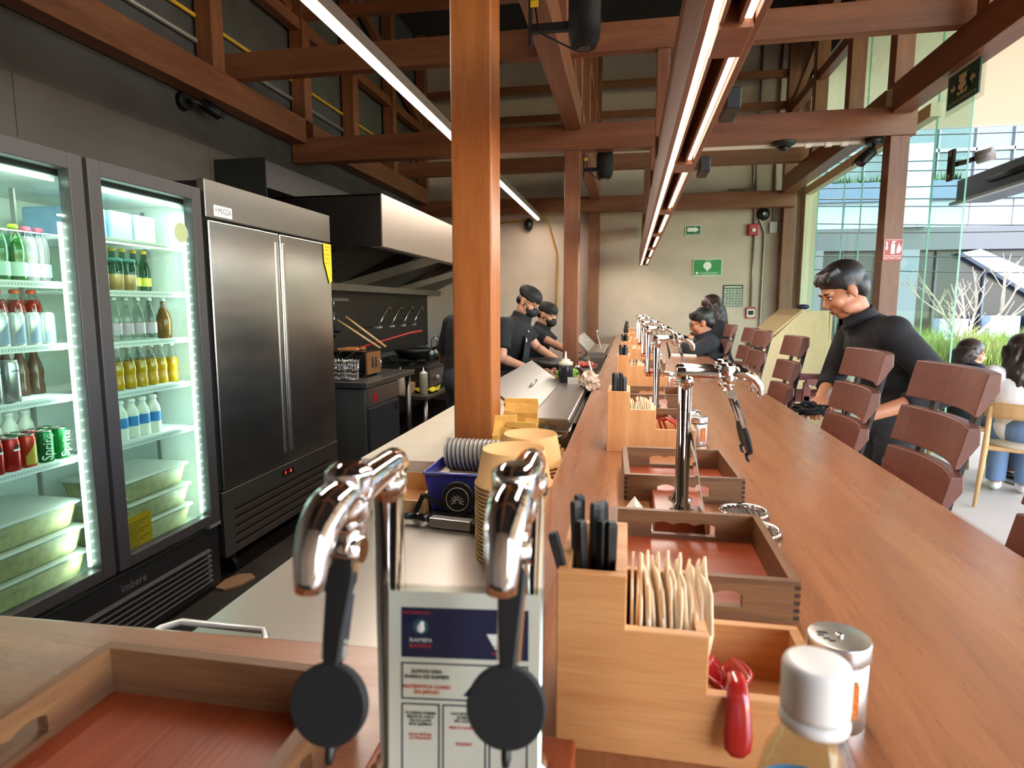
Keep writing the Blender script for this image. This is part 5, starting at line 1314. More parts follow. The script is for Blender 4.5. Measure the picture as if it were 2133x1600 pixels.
tag(MB().prism([(-2.06, 2.69), (-2.0, 2.68), (-1.95, 2.74), (-1.93, 2.84), (-1.98, 2.88), (-2.04, 2.86), (-2.07, 2.78)], 'z', .001, .012).build('floor_drain_cover', plain('drain', '8C6A4C', .6, bmp=.5), loc=(-2, 2.78, 0)), 'pale brown lump on the dark floor by the refrigerators', 'debris')

# ================================================================ EXTRACTOR HOOD AND COOKING LINE
t = thing('extractor_hood', 'long stainless extractor hood over the cooking line', 'hood', (-2.45, 6.8, 1.9))
MB().box(-1.91, -1.9, 4.65, 9.05, 1.913, 2.312).build('front_panel', M['hood_steel'], t, world=True)
MB().prism([(-1.91, 1.913), (-1.91, 2.312), (-3.0, 2.312), (-3.0, 1.66), (-2.85, 1.66), (-2.2, 1.913)], 'y', 4.65, 4.66).build('end_panel', M['dark_steel'], t, world=True)
MB().box(-3.0, -1.91, 4.65, 9.05, 2.3, 2.312).build('top_panel', M['dark_steel'], t, world=True)
for i, (y0, y1) in enumerate(((4.75, 5.75), (6.3, 7.3), (7.85, 8.85))):
    q = MB(); q.add([(-2.85, y0, 1.66), (-2.1, y0, 2.02), (-2.1, y1, 2.02), (-2.85, y1, 1.66)], [(0, 1, 2, 3)])
    fp = q.build('filter_bank', M['dark_steel'], t, world=True)
    q = MB(); n = 14
    for k in range(n): y = y0+.02+(y1-y0-.04)*k/(n-1); q.bar((-2.83, y, 1.664), (-2.12, y, 2.005), .028, .02)
    q.build('baffles', M['steel_dull'], fp, world=True)
for i, (y0, y1) in enumerate(((5.75, 6.3), (7.3, 7.85))):
    q = MB(); q.add([(-1.91, y0, 1.915), (-1.91, y1, 1.915), (-2.85, y1, 1.66), (-2.85, y0, 1.66)], [(0, 1, 2, 3)]); q.build('blank_panel', M['hood_steel'], t, solid=.004, world=True)
MB().prism([(-2.86, 1.6), (-2.8, 1.6), (-2.79, 1.67), (-2.86, 1.67)], 'y', 4.65, 9.05).build('gutter', M['steel_dull'], t, world=True)
MB().box(-2.0, -1.91, 4.65, 9.05, 1.905, 1.915).build('lower_lip', M['steel_dull'], t, world=True)
# fryer cabinet
t = thing('fryer_cabinet', 'steel cooking cabinet with a blue reflection coloured into its door beyond the refrigerator', 'cabinet', (-2.45, 5.0, 0))
MB().box(-2.9, -2.02, 4.5, 5.2, .05, .8).build('body', plain('greenish_steel', '6E716A', .42, .7), t, bev=.004, world=True)
MB().box(-2.95, -1.98, 4.47, 5.55, .81, .855).build('top', M['steel_dull'], t, bev=.004, world=True)
MB().box(-2.02, -2.0, 4.52, 5.18, .66, .79).build('control_panel', M['steel'], t, bev=.002, world=True)
d = MB().box(-2.02, -1.995, 4.53, 5.17, .1, .64).build('door', plain('door_blue_reflection', '5D6672', .3, .8), t, bev=.004, world=True)  # blue reflection put into the door's base colour
MB().box(-1.995, -1.99, 5.06, 5.13, .55, .61).build('handle', M['black'], d, world=True)
MB().box(-1.999, -1.997, 4.62, 4.68, .68, .75).build('warning_label', M['red'], t, world=True)
for y in (5.5,): MB().cyl((-2.03, y, 0), (-2.03, y, .81), .025).build('leg', M['steel_dull'], t, world=True)
MB().cyl((-2.9, 5.5, 0), (-2.9, 5.5, .81), .025).build('leg', M['steel_dull'], t, world=True)
t = thing('toaster_box', 'black countertop oven with a copper coloured front on the cabinet', 'oven', (-2.3, 4.95, .855))
MB().box(-2.5, -2.14, 4.8, 5.1, .87, 1.07).build('shell', M['black_gloss'], t, bev=.01, world=True)
MB().box(-2.14, -2.125, 4.81, 5.09, .88, 1.06).build('front', plain('copper', 'A8764A', .35, .5), t, world=True)
for y in (4.9, 4.97): MB().box(-2.125, -2.12, y, y+.02, .93, 1.02).build('slot', M['black'], t, world=True)
MB().tube([(-2.12, 5.03, .93), (-2.1, 5.03, .94), (-2.1, 5.03, .98), (-2.12, 5.03, .99)], .006, 8).build('lever', M['chrome'], t, world=True)
for x, y in ((-2.47, 4.83), (-2.17, 4.83), (-2.47, 5.07), (-2.17, 5.07)): MB().cyl((x, y, .855), (x, y, .872), .015).build('foot', M['black'], t, world=True)
for i, y in enumerate((4.86, 5.0)):
    tag(MB().box(-2.42, -2.24, y, y+.05, 1.072, 1.095).build('bread_slice', plain('toast%d' % i, 'B5733E', .7), bev=.008, loc=(-2.33, y, 1.072)), '%s brown toast piece on top of the black oven' % ('left', 'right')[i], 'bread', 'toast pieces')
def basket(label, x, y):
    t = thing('wire_basket', label, 'basket', (x, y, .855), 0, 'wire noodle baskets'); q = MB()
    for k in range(5):
        z = .02+k*.035; r = .05+.008*k/4
        q.tube([(r*math.cos(a), r*math.sin(a), z) for a in [2*PI*j/16 for j in range(16)]], .002, 5, closed=True)
    for j in range(12):
        a = 2*PI*j/12; q.tube([(.05*math.cos(a), .05*math.sin(a), .01), (.058*math.cos(a), .058*math.sin(a), .17)], .002, 5)
    q.lathe([(.05, .01), (.05, .013)], n=16); q.build('mesh', M['chrome'], t)
    MB().tube([(.055, 0, .165), (.1, 0, .2), (.16, 0, .24)], .005, 8).build('handle', M['black'], t)
    return t
basket('wire noodle basket nearest the steel refrigerator', -2.42, 4.66); dup(bpy.data.objects['wire_basket'], (-2.3, 4.62, .855), .3, 'wire noodle basket in the middle before the black oven'); dup(bpy.data.objects['wire_basket'], (-2.17, 4.6, .855), -.2, 'wire noodle basket at the right before the black oven')
for i, (a, b__) in enumerate((((-2.45, 4.95, 1.33), (-2.14, 5.12, 1.08)), ((-2.4, 5.0, 1.36), (-2.1, 5.15, 1.09)))):
    tag(MB().tube([a, b__], [.008, .011], 8).build('cooking_chopstick', M['pale_wood'], loc=a), '%s long pale wooden cooking chopstick by the black oven' % ('left', 'right')[i], 'chopstick', 'cooking chopsticks')
t = thing('skimmer', 'skimmer with a long red handle above the black oven', 'skimmer', (-2.2, 5.2, 1.1))
MB().tube([(-2.28, 5.0, 1.09), (-2.0, 5.5, 1.2), (-1.92, 5.6, 1.215)], .009, 8).build('handle', M['red'], t, world=True)
MB().lathe([(.05, 0), (.055, .01)], (-2.31, 4.96, 1.075), 18).build('disc', M['chrome'], t, world=True)
# utensil rail with hanging ladles
t = thing('utensil_rail', 'steel rail with hooks on the splashback', 'rail', (-2.97, 5.7, 1.5))
MB().box(-3.02, -2.98, 4.9, 6.3, 1.5, 1.53).build('bar', M['steel_dull'], t, world=True)
for y in (5.55, 5.7, 5.85): MB().tube([(-2.98, y, 1.53), (-2.93, y, 1.52), (-2.93, y, 1.44), (-2.945, y, 1.42)], .004, 6).build('hook', M['chrome'], t, world=True)
for i, (y, L_, r) in enumerate(((5.55, .24, .045), (5.7, .26, .05), (5.85, .22, .04))):
    t = thing('hanging_ladle', '%s steel ladle hanging from the rail over the cooking line' % ('left', 'middle', 'right')[i], 'ladle', (-2.93, y, 1.42), 0, 'hanging ladles')
    MB().tube([(-2.935, y, 1.43), (-2.93, y, 1.42-L_)], .0055, 8).build('handle', M['chrome'], t, world=True)
    MB().lathe([(.004, -r*.6), (r*.7, -r*.45), (r, 0)], (-2.93+r*.7, y, 1.42-L_), 18, capt=False).build('cup', M['dark_steel'], t, world=True)
tag(MB().box(-2.99, -2.97, 5.15, 5.2, 1.15, 1.46).build('hanging_spatula', M['steel'], loc=(-2.98, 5.18, 1.15)), 'wide pale blade hanging on the splashback', 'spatula')
tag(MB().box(-3.0, -2.86, 4.9, 5.5, 1.2, 1.22).build('copper_shelf', plain('copper2', '7A4E34', .4, .6), loc=(-2.93, 5.2, 1.2)), 'small copper toned shelf on the splashback', 'shelf')
# range on its stand
t = thing('equipment_stand', 'low steel stand under the gas range', 'stand', (-2.4, 7.2, 0))
MB().box(-2.95, -1.94, 5.8, 8.95, .52, .56).build('top', M['steel_dull'], t, bev=.004, world=True)
for x, y in ((-2.0, 5.9), (-2.0, 7.4), (-2.0, 8.9), (-2.9, 5.9), (-2.9, 8.9)): MB().cyl((x, y, 0), (x, y, .52), .025).build('leg', M['steel'], t, world=True)
t = thing('gas_range', 'dark gas range with a row of knobs', 'range', (-2.4, 7.5, .56))
MB().box(-2.95, -2.02, 6.05, 8.9, .58, .82).build('body', M['dark_steel'], t, bev=.006, world=True)
MB().box(-2.02, -2.0, 6.08, 8.88, .62, .78).build('control_panel', M['steel_dull'], t, world=True)
for k in range(8):
    y = 6.25+k*.33; MB().cyl((-2.0, y, .7), (-1.955, y, .7), .03, .024).build('knob', M['gray_metal'], t, world=True)
for k in range(4):
    y = 6.4+k*.66; q = MB()
    for a in range(4): q.box(-2.75+.16*a, -2.73+.16*a, y-.25, y+.25, .82, .85)
    q.box(-2.8, -2.15, y-.01, y+.01, .82, .85); q.build('burner_grate', M['black'], t, world=True)
t = thing('wok', 'black wok with a long handle on the gas range', 'wok', (-2.35, 6.45, .86))
MB().lathe([(.03, 0), (.12, .03), (.19, .09), (.21, .13), (.205, .13), (.115, .04), (.03, .01)], (-2.3, 6.4, .86), 32).build('pan', M['black'], t, world=True)
MB().tube([(-2.14, 6.52, .97), (-2.0, 6.62, 1.03), (-1.95, 6.66, 1.05)], [.014, .018, .018], 10).build('handle', M['black'], t, world=True)
for i, y in enumerate((6.9, 7.3, 7.7, 8.1)):
    t = thing('wall_faucet', '%s chrome pot filler on the splashback' % ORD[i], 'faucet', (-3.0, y, 1.2), 0, 'pot fillers')
    MB().tube([(-3.02, y, 1.2), (-2.9, y, 1.2), (-2.86, y-.1, 1.21), (-2.84, y+.02, 1.34), (-2.84, y+.18, 1.44), (-2.84, y+.24, 1.42), (-2.84, y+.25, 1.38)], .009, 8).build('pipe', M['chrome'], t, world=True)
    MB().box(-2.93, -2.88, y-.08, y+.08, 1.185, 1.215).build('valve', M['chrome'], t, bev=.004, world=True)
for i, y in enumerate((6.75, 6.95, 7.1, 7.25)):
    t = thing('pot_with_hooks', '%s steel noodle strainer handle on the range' % ORD[i], 'strainer', (-2.2, y, .86), 0, 'strainer handles')
    MB().tube([(-2.2, y, .86), (-2.2, y, 1.07), (-2.17, y, 1.1), (-2.14, y, 1.08), (-2.14, y, 1.05)], .007, 8).build('hook_handle', M['chrome'], t, world=True)
    MB().lathe([(.04, .86), (.05, .95)], (-2.22, y, 0), 16).build('strainer', M['steel_dull'], t, world=True)
squeeze('pale squeeze bottle on the low stand, right of the other', -2.03, 5.95, .56, plain('sq_pale', 'C9C2A8', .4, **{'Transmission Weight': .3}), .042, .2, 'white_plastic'); squeeze('pale squeeze bottle on the low stand, further back', -2.25, 5.88, .56, plain('sq_pale2', 'C9B9A0', .4), .042, .2, 'white_plastic')
for i, (x, y, w_, h_) in enumerate(((-2.2, 6.0, .1, .11), (-2.35, 5.9, .12, .14), (-2.28, 5.86, .1, .06))):
    tag(MB().box(x-w_/2, x+w_/2, y-w_/2, y+w_/2, .561, .561+h_).build('ingredient_box', plain('ibox%d' % i, ('C9A27A', 'D8CBB4', 'B98A6A')[i], .4), bev=.008, loc=(x, y, .561)), '%s small food box beside the squeeze bottles on the low stand' % ('right hand', 'tall', 'low front')[i], 'box', 'food boxes on the stand')
q = MB(); rg = random.Random(6)
q.sheet(lambda u, v: (-2.06+.2*(u-.5)+.02*math.sin(5*v), 6.18+.36*(v-.5), .585+.02*math.sin(9*u)*math.sin(7*v)+.012*math.sin(17*u+3*v)), 18, 18)
tag(q.build('cleaning_cloth', M['yellow_cloth'], solid=.012, loc=(-2.06, 6.18, .56)), 'bright yellow cleaning cloth on the low steel stand', 'cloth')
# ================================================================ PEOPLE
V = Vector
def seg(q, a, b, ra, rb, n=14):
    a, b = V(a), V(b)
    q.tube([a, a.lerp(b, .33), a.lerp(b, .66), b], [ra, ra*.68+rb*.34, ra*.34+rb*.68, rb], n)
    q.ell(a, ra*.99, 14, 10); q.ell(b, rb*.99, 14, 10)
def hand(q, w, d, palm_n, side=1, curl=.5, s=1.0):
    """wrist w, pointing d, palm normal palm_n; five curled fingers"""
    d = V(d).normalized(); n = V(palm_n); n = (n-d*n.dot(d)).normalized(); a = d.cross(n)*side
    w = V(w)
    q.ell(w+d*.045*s, (.048*s,)*3 if 0 else (.042*s, .042*s, .018*s), 14, 10, M=Matrix((a, d, n)).transposed().to_4x4())
    q.tube([w-d*.01, w+d*.03*s], [.024*s, .026*s], 12, sq=(1, .8))
    for k, (off, L_) in enumerate(((-.028, .072), (-.01, .08), (.009, .076), (.027, .06))):
        p = w+d*.078*s+a*off*s; pts = [p-d*.02*s]; dd = d.copy(); L1 = L_*s
        for f, c in ((.45, curl*.5), (.32, curl), (.23, curl*.9)):
            dd = (dd*math.cos(c)+n*math.sin(c)).normalized() if True else dd
            p = p+dd*L1*f; pts.append(p.copy())
        q.tube(pts, [.0088*s, .0086*s, .0078*s, .0062*s], 9); q.ell(pts[-1], .0064*s, 8, 6)
    p = w+d*.02*s-a*.03*s; q.tube([p, p+(d*.7-a*.55+n*.25)*.034*s, p+(d*1.0-a*.5+n*.6)*.058*s], [.0115*s, .0098*s, .007*s], 9)
def headframe(c, fwd, up=(0, 0, 1)):
    f = V(fwd).normalized(); u = V(up); l = u.cross(f).normalized(); u = f.cross(l)
    m = Matrix((f, l, u)).transposed().to_4x4(); m.translation = V(c); return m
def E(q, Mx, c, r, n=16, m=10): q.ell(Mx @ V(c), r, n, m, M=Mx.to_3x3().to_4x4())
def T(q, Mx, pts, r, n=10): q.tube([Mx @ V(p) for p in pts], r, n)
def headshape(q, Mx):
    E(q, Mx, (-.014, 0, .035), (.092, .074, .082), 22, 14); E(q, Mx, (.022, 0, -.028), (.062, .06, .084), 20, 14); E(q, Mx, (.04, 0, -.088), (.034, .036, .028))
    T(q, Mx, [(.078, 0, .018), (.09, 0, -.005), (.104, 0, -.026)], [.006, .0085, .0115]); E(q, Mx, (.09, 0, -.032), (.014, .0165, .009))
    for s in (-1, 1):
        E(q, Mx, (.07, s*.028, .022), (.016, .026, .011)); E(q, Mx, (.056, s*.036, -.025), (.028, .026, .028)); E(q, Mx, (.02, s*.05, -.07), (.04, .016, .03))
        E(q, Mx, (-.008, s*.077, -.008), (.02, .009, .032)); T(q, Mx, [(.005, s*.08, .015), (-.016, s*.085, .02), (-.024, s*.084, 0), (-.01, s*.081, -.034)], .0045, 6)
    E(q, Mx, (.077, 0, -.058), (.012, .022, .0065)); E(q, Mx, (.075, 0, -.069), (.012, .019, .007))
def facefeatures(t, Mx, skinlip=True, hairmat='hair', eyes=True):
    if eyes:
        for s in (-1, 1):
            q = MB(); E(q, Mx, (.0765, s*.03, .003), (.006, .0135, .0055), 12, 8); e = q.build('eye', M['white'], t, world=True)
            q = MB(); E(q, Mx, (.0805, s*.03, .001), (.003, .006, .0052), 10, 8); T(q, Mx, [(.079, s*.016, .007), (.083, s*.03, .0085), (.076, s*.044, .006)], .0018, 5)
            q.build('iris_and_lashes', M['eye'], e, world=True)
    for s in (-1, 1):
        q = MB(); T(q, Mx, [(.085, s*.014, .024), (.086, s*.03, .03), (.074, s*.048, .025)], [.003, .0045, .0025], 6); q.build('eyebrow', M[hairmat], t, world=True)
    if skinlip:
        q = MB(); E(q, Mx, (.085, 0, -.0585), (.006, .019, .0045), 12, 8); E(q, Mx, (.083, 0, -.0675), (.006, .016, .005), 12, 8); q.build('lips', M['lip'], t, world=True)
def hair_short(t, Mx, mat='hair', front=.0):
    q = MB(); E(q, Mx, (-.024, 0, .052), (.1, .083, .084), 24, 16); E(q, Mx, (-.062, 0, .0), (.058, .07, .075), 18, 12)
    for s in (-1, 1): E(q, Mx, (-.01, s*.066, .03), (.032, .014, .036))
    rg = random.Random(4)
    for k in range(60):
        a = rg.uniform(-1.2, 1.2); y = .07*math.sin(a); x = .05+.02*math.cos(a); z = .085+rg.uniform(0, .018)
        T(q, Mx, [(x-.06, y, z+.012), (x-.015, y*1.02, z+.008), (x+.004+rg.uniform(0, .008), y*1.02, z-.014+rg.uniform(-.01, .01))], [.012, .011, .003], 6)
    q.build('hair', M[mat], t, world=True, remesh=.0055, smooth_it=3)
def hair_long(t, Mx, mat, length=.42, back=(-1, 0, 0), wave=.01, seed=1):
    q = MB(); E(q, Mx, (-.018, 0, .045), (.1, .086, .09), 24, 16); E(q, Mx, (-.05, 0, -.02), (.07, .083, .09), 20, 12)
    rg = random.Random(seed); Fw = Mx.to_3x3()
    for k in range(64):
        a = rg.uniform(-2.2, 2.2); r0 = .088
        p0 = Mx @ V((-.02-r0*.95*math.cos(a)*.9, .088*math.sin(a)*(1 if abs(a) < 1.6 else 1), rg.uniform(-.02, .05)))
        dn = V((0, 0, -1)); pts = []; ph = rg.uniform(0, 6); L_ = length*rg.uniform(.75, 1.05)
        bk = (Fw @ V((-1, 0, 0))); bk.z = 0
        for i in range(8):
            u = i/7; pts.append(p0+dn*L_*u+bk*(.05*math.sin(PI*min(1, u*1.2))+.02*u)+V((wave*math.sin(8*u+ph), wave*math.cos(7*u+ph), 0)))
        q.tube(pts, [.018, .02, .02, .019, .018, .016, .012, .004], 7)
    q.build('hair', M[mat], t, world=True, remesh=.008, smooth_it=2)
def cap_hat(t, Mx):
    q = MB(); E(q, Mx, (-.014, 0, .06), (.104, .09, .066), 26, 16); E(q, Mx, (-.045, 0, .066), (.08, .084, .056)); T(q, Mx, [(.085*math.cos(a)-.012, .082*math.sin(a), .042-.012*math.cos(a+PI)*-1) for a in [2*PI*k/24 for k in range(25)]], .013, 8)
    q.build('cap', M['black_soft'], t, world=True, remesh=.007, smooth_it=3)
    q = MB(); E(q, Mx, (-.07, 0, -.012), (.035, .062, .045)); q.build('hair', M['hair'], t, world=True)
def mask(t, Mx):
    q = MB(); E(q, Mx, (.05, 0, -.05), (.064, .063, .05), 22, 14); E(q, Mx, (.085, 0, -.025), (.03, .022, .022)); q.build('face_mask', M['mask'], t, world=True, remesh=.006, smooth_it=3)
    q = MB()
    for s in (-1, 1): T(q, Mx, [(.055, s*.06, -.03), (0, s*.083, .0), (-.02, s*.084, -.005), (.0, s*.08, -.03), (.05, s*.058, -.075)], .0022, 5)
    q.build('ear_loops', M['mask'], t, world=True)
def specs(t, Mx):
    q = MB()
    for s in (-1, 1):
        q.tube([Mx @ V((.092, s*.031+.021*math.cos(a), .001+.016*math.sin(a))) for a in [2*PI*k/16 for k in range(16)]], .002, 6, closed=True)
        T(q, Mx, [(.09, s*.052, .005), (.04, s*.078, .01), (-.015, s*.084, .012)], .0018, 6)
    T(q, Mx, [(.094, -.01, .004), (.097, 0, .006), (.094, .01, .004)], .0018, 6)
    q.build('glasses', M['black'], t, world=True)
def body(label, J, skin='skin', vox=.0075, sh=1.0, hands=True, girth=1.0):
    """J: pelvis, waist, chest, neck, head, look, sL eL wL sR eR wR, hL kL aL hR kR aR, palm"""
    base = V(J['pelvis']); base.z = J.get('z0', 0)
    t = thing('person', label, 'person', base)
    q = MB(); g = girth
    P, W_, C_, N_ = V(J['pelvis']), V(J['waist']), V(J['chest']), V(J['neck'])
    side = (V(J['sL'])-V(J['sR'])).normalized(); up = (N_-P).normalized(); fw = side.cross(up).normalized()
    Rm = Matrix((fw, side, up)).transposed().to_4x4()
    def torso(q, k):
        q.ell(P, (.115*g+k, .165*g+k, .11+k), 20, 12, M=Rm); q.ell(W_, (.1*g+k, .145*g+k, .13+k), 20, 12, M=Rm); q.ell(C_, (.115*g+k, .17*g+k, .17+k), 20, 12, M=Rm)
        q.ell(P.lerp(W_, .5), (.105*g+k, .15*g+k, .12+k), 20, 12, M=Rm); q.ell(W_.lerp(C_, .5), (.107*g+k, .153*g+k, .13+k), 20, 12, M=Rm)
        seg(q, V(J['sL']), V(J['sR']), .056*g+k, .056*g+k); seg(q, C_+up*.08, N_-up*.02, .08*g+k, .058+k)
    torso(q, 0)
    Mx = headframe(J['head'], J['look'], J.get('hup', (0, 0, 1)))
    headshape(q, Mx); seg(q, N_, Mx @ V((-.02, 0, -.06)), .056, .054)
    for s in 'LR':
        S_, E_, K_ = V(J['s'+s]), V(J['e'+s]), V(J['w'+s])
        seg(q, S_, E_, .05*g, .04*g); seg(q, E_, K_, .04*g, .027); q.ell(E_.lerp(K_, .25), .041*g, 12, 8)
        if hands: hand(q, K_, J.get('hd'+s, K_-E_), J.get('palm'+s, (0, 0, -1)), 1 if s == 'L' else -1, J.get('curl', .45))
        H, Kn, A = V(J['h'+s]), V(J['k'+s]), V(J['a'+s])
        seg(q, H, Kn, .082*g, .058*g); seg(q, Kn, A, .056*g, .038); q.ell(Kn.lerp(A, .25)-fw*.012, .056*g, 12, 8)
    q.build('body', M[skin], t, world=True, remesh=vox, smooth_it=3)
    return t, Mx, torso, up, fw
def dress(t, J, torso, mat, sleeve=.6, k=.012, vox=.009, name='shirt', collar=True, hem=None, g=1.0):
    q = MB(); torso(q, k)
    for s in 'LR':
        S_, E_, K_ = V(J['s'+s]), V(J['e'+s]), V(J['w'+s])
        q.ell(S_, .062*g+k, 14, 10)
        if sleeve <= 1:
            e = S_.lerp(E_, sleeve); q.tube([S_, S_.lerp(e, .5), e], [.058*g+k, .056*g+k, .056*g+k], 16)
        else:
            seg(q, S_, E_, .056*g+k, .046*g+k); e = E_.lerp(K_, sleeve-1); q.tube([E_, e], [.046*g+k, .036+k], 14)
    if collar: 
        N_ = V(J['neck']); u = (N_-V(J['chest'])).normalized(); q.tube([N_-u*.03, N_+u*.025], [.07+k, .064+k], 16)
    return q.build(name, mat, t, world=True, remesh=vox, smooth_it=4)
def trousers(t, J, mat, k=.014, vox=.01, g=1.0):
    q = MB(); P = V(J['pelvis']); side = (V(J['sL'])-V(J['sR'])).normalized(); up = V((0, 0, 1))
    q.ell(P, (.12*g+k, .165*g+k, .12+k), 20, 12)
    for s in 'LR':
        H, Kn, A = V(J['h'+s]), V(J['k'+s]), V(J['a'+s]); seg(q, H, Kn, .088*g+k, .064*g+k); q.tube([Kn, Kn.lerp(A, .5), A], [.064*g+k, .058*g+k, .052+k], 16)
    return q.build('trousers', mat, t, world=True, remesh=vox, smooth_it=4)
def shoes(t, J, fwd, mat='black'):
    f = V(fwd).normalized()
    for s in 'LR':
        A = V(J['a'+s]); q = MB(); q.ell(A+f*.07-V((0, 0, A.z-.04)), (.13, .05, .045), 16, 10, M=Matrix((f, V((0, 0, 1)).cross(f), V((0, 0, 1)))).transposed().to_4x4())
        q.build('shoe', M[mat], t, world=True)

# ---- man in black standing behind the stools
J = dict(pelvis=(1.2, 3.06, .93), waist=(1.2, 3.05, 1.07), chest=(1.12, 3.05, 1.24), neck=(1.02, 3.05, 1.405), head=(.945, 3.045, 1.515), look=(-.86, -.13, -.5), hup=(-.4, 0, .9),
         sL=(1.1, 2.87, 1.335), eL=(1.3, 2.8, 1.1), wL=(1.0, 2.77, 1.0), sR=(1.06, 3.22, 1.34), eR=(1.0, 3.28, 1.1), wR=(.9, 3.1, 1.02),
         hL=(1.2, 2.97, .88), kL=(1.17, 2.95, .48), aL=(1.22, 2.95, .08), hR=(1.2, 3.15, .88), kR=(1.18, 3.16, .48), aR=(1.22, 3.16, .08), palmL=(0, 0, -1), palmR=(0, 0, -1), hdL=(-.8, .1, -.6))
t, Mx, to, up, fw = body('young man with short dark hair in a black shirt bending over a stool', J, 'skin', .006)
facefeatures(t, Mx); hair_short(t, Mx)
dress(t, J, to, M['cloth_black'], 1.55, .014, .008, 'shirt', False); trousers(t, J, M['cloth_jeans']); shoes(t, J, (-1, 0, 0))
q = MB(); N_ = V(J['neck']); c_ = Matrix((fw, up.cross(fw), up)).transposed()
def fn(u, v):
    a = PI*(.1+1.8*u); r = .066+.012*(1-v)+.006*abs(2*u-1)**4
    return N_ + c_ @ V((r*math.cos(a)*1.05+.005, r*math.sin(a), -.012+.04*v-.022*abs(2*u-1)**3))
q.sheet(fn, 28, 3); q.build('collar', M['cloth_black'], t, solid=.005, world=True)
q = MB(); q.box(1.09, 1.13, 2.86, 2.868, .66, .8); q.build('leg_pocket', M['cloth_jeans'], t, world=True)
crumple('cleaning_rag', 'black cleaning rag in the hand of the man in black', 'cloth', (.84, 3.04, .975), (.07, .07, .03), M['cloth_black'], 5, .3)

# ---- three cooks in black
J = dict(pelvis=(-.98, 4.95, .9), waist=(-.97, 4.93, 1.04), chest=(-.9, 4.92, 1.2), neck=(-.84, 4.92, 1.37), head=(-.785, 4.91, 1.478), look=(.8, -.35, -.48), hup=(.3, 0, .95),
         sL=(-.9, 5.12, 1.3), eL=(-.75, 5.14, 1.1), wL=(-.58, 5.02, 1.02), sR=(-.96, 4.72, 1.29), eR=(-.95, 4.62, 1.05), wR=(-.74, 4.6, .98),
         hL=(-.98, 5.05, .86), kL=(-.95, 5.06, .46), aL=(-1, 5.06, .07), hR=(-.98, 4.86, .86), kR=(-.96, 4.84, .46), aR=(-1.02, 4.84, .07), hdR=(.8, .1, -.5))
t, Mx, to, up, fw = body('taller cook in black cap, glasses and black mask working at the prep well', J, 'skin_pale')
facefeatures(t, Mx, False); cap_hat(t, Mx); mask(t, Mx); specs(t, Mx)
dress(t, J, to, M['cloth_black'], .72, .016); trousers(t, J, M['cloth_jeans']); shoes(t, J, (1, 0, 0))
q = MB(); q.sheet(lambda u, v: (-.79-.1*u+.02*math.sin(3*u), 4.78+.28*v, 1.22-.5*u), 10, 6); q.build('apron', M['cloth_dark'], t, solid=.008, world=True)
q = MB(); q.ell((-.775, 4.83, 1.25), (.004, .014, .008), 10, 6); q.ell((-.785, 4.8, 1.18), (.004, .01, .018), 10, 6); q.build('shirt_emblem', M['letter_white'], t, world=True)
J = dict(pelvis=(-.92, 5.95, .84), waist=(-.91, 5.94, .97), chest=(-.86, 5.93, 1.1), neck=(-.81, 5.92, 1.26), head=(-.765, 5.91, 1.362), look=(.86, -.4, -.3), hup=(.2, 0, .97),
         sL=(-.84, 6.1, 1.19), eL=(-.7, 6.14, 1.05), wL=(-.5, 6.02, 1.02), sR=(-.87, 5.76, 1.19), eR=(-.72, 5.72, 1.12), wR=(-.52, 5.7, 1.02),
         hL=(-.92, 6.04, .8), kL=(-.9, 6.05, .43), aL=(-.94, 6.05, .07), hR=(-.92, 5.87, .8), kR=(-.9, 5.86, .43), aR=(-.94, 5.86, .07))
t, Mx, to, up, fw = body('shorter cook in black cap and mask reaching across beside the middle column', J, 'skin_pale', .008, 1, True, .95)
facefeatures(t, Mx, False); cap_hat(t, Mx); mask(t, Mx)
dress(t, J, to, M['cloth_black'], .75, .016, g=.95); trousers(t, J, M['cloth_jeans']); shoes(t, J, (1, 0, 0))
J = dict(pelvis=(-1.12, 4.45, .93), waist=(-1.12, 4.44, 1.07), chest=(-1.09, 4.43, 1.24), neck=(-1.04, 4.43, 1.4), head=(-.98, 4.44, 1.49), look=(.6, .7, -.4), hup=(.2, 0, 1),
         sL=(-1.22, 4.56, 1.31), eL=(-1.32, 4.66, 1.06), wL=(-1.15, 4.8, 1.0), sR=(-.96, 4.3, 1.31), eR=(-.95, 4.3, 1.06), wR=(-.93, 4.5, .99),
         hL=(-1.17, 4.52, .88), kL=(-1.16, 4.53, .48), aL=(-1.18, 4.52, .08), hR=(-1.06, 4.38, .88), kR=(-1.05, 4.39, .48), aR=(-1.08, 4.38, .08))
J = {k: (tuple(V(v)+V((-.04, -.2, 0))) if k not in ('look', 'hup') else v) for k, v in J.items()}
t, Mx, to, up, fw = body('third cook in black seen from behind, mostly hidden by the near column', J, 'skin', .009)
cap_hat(t, Mx); facefeatures(t, Mx); dress(t, J, to, M['cloth_black'], .8, .016); trousers(t, J, M['cloth_jeans']); shoes(t, J, (.6, .7, 0))

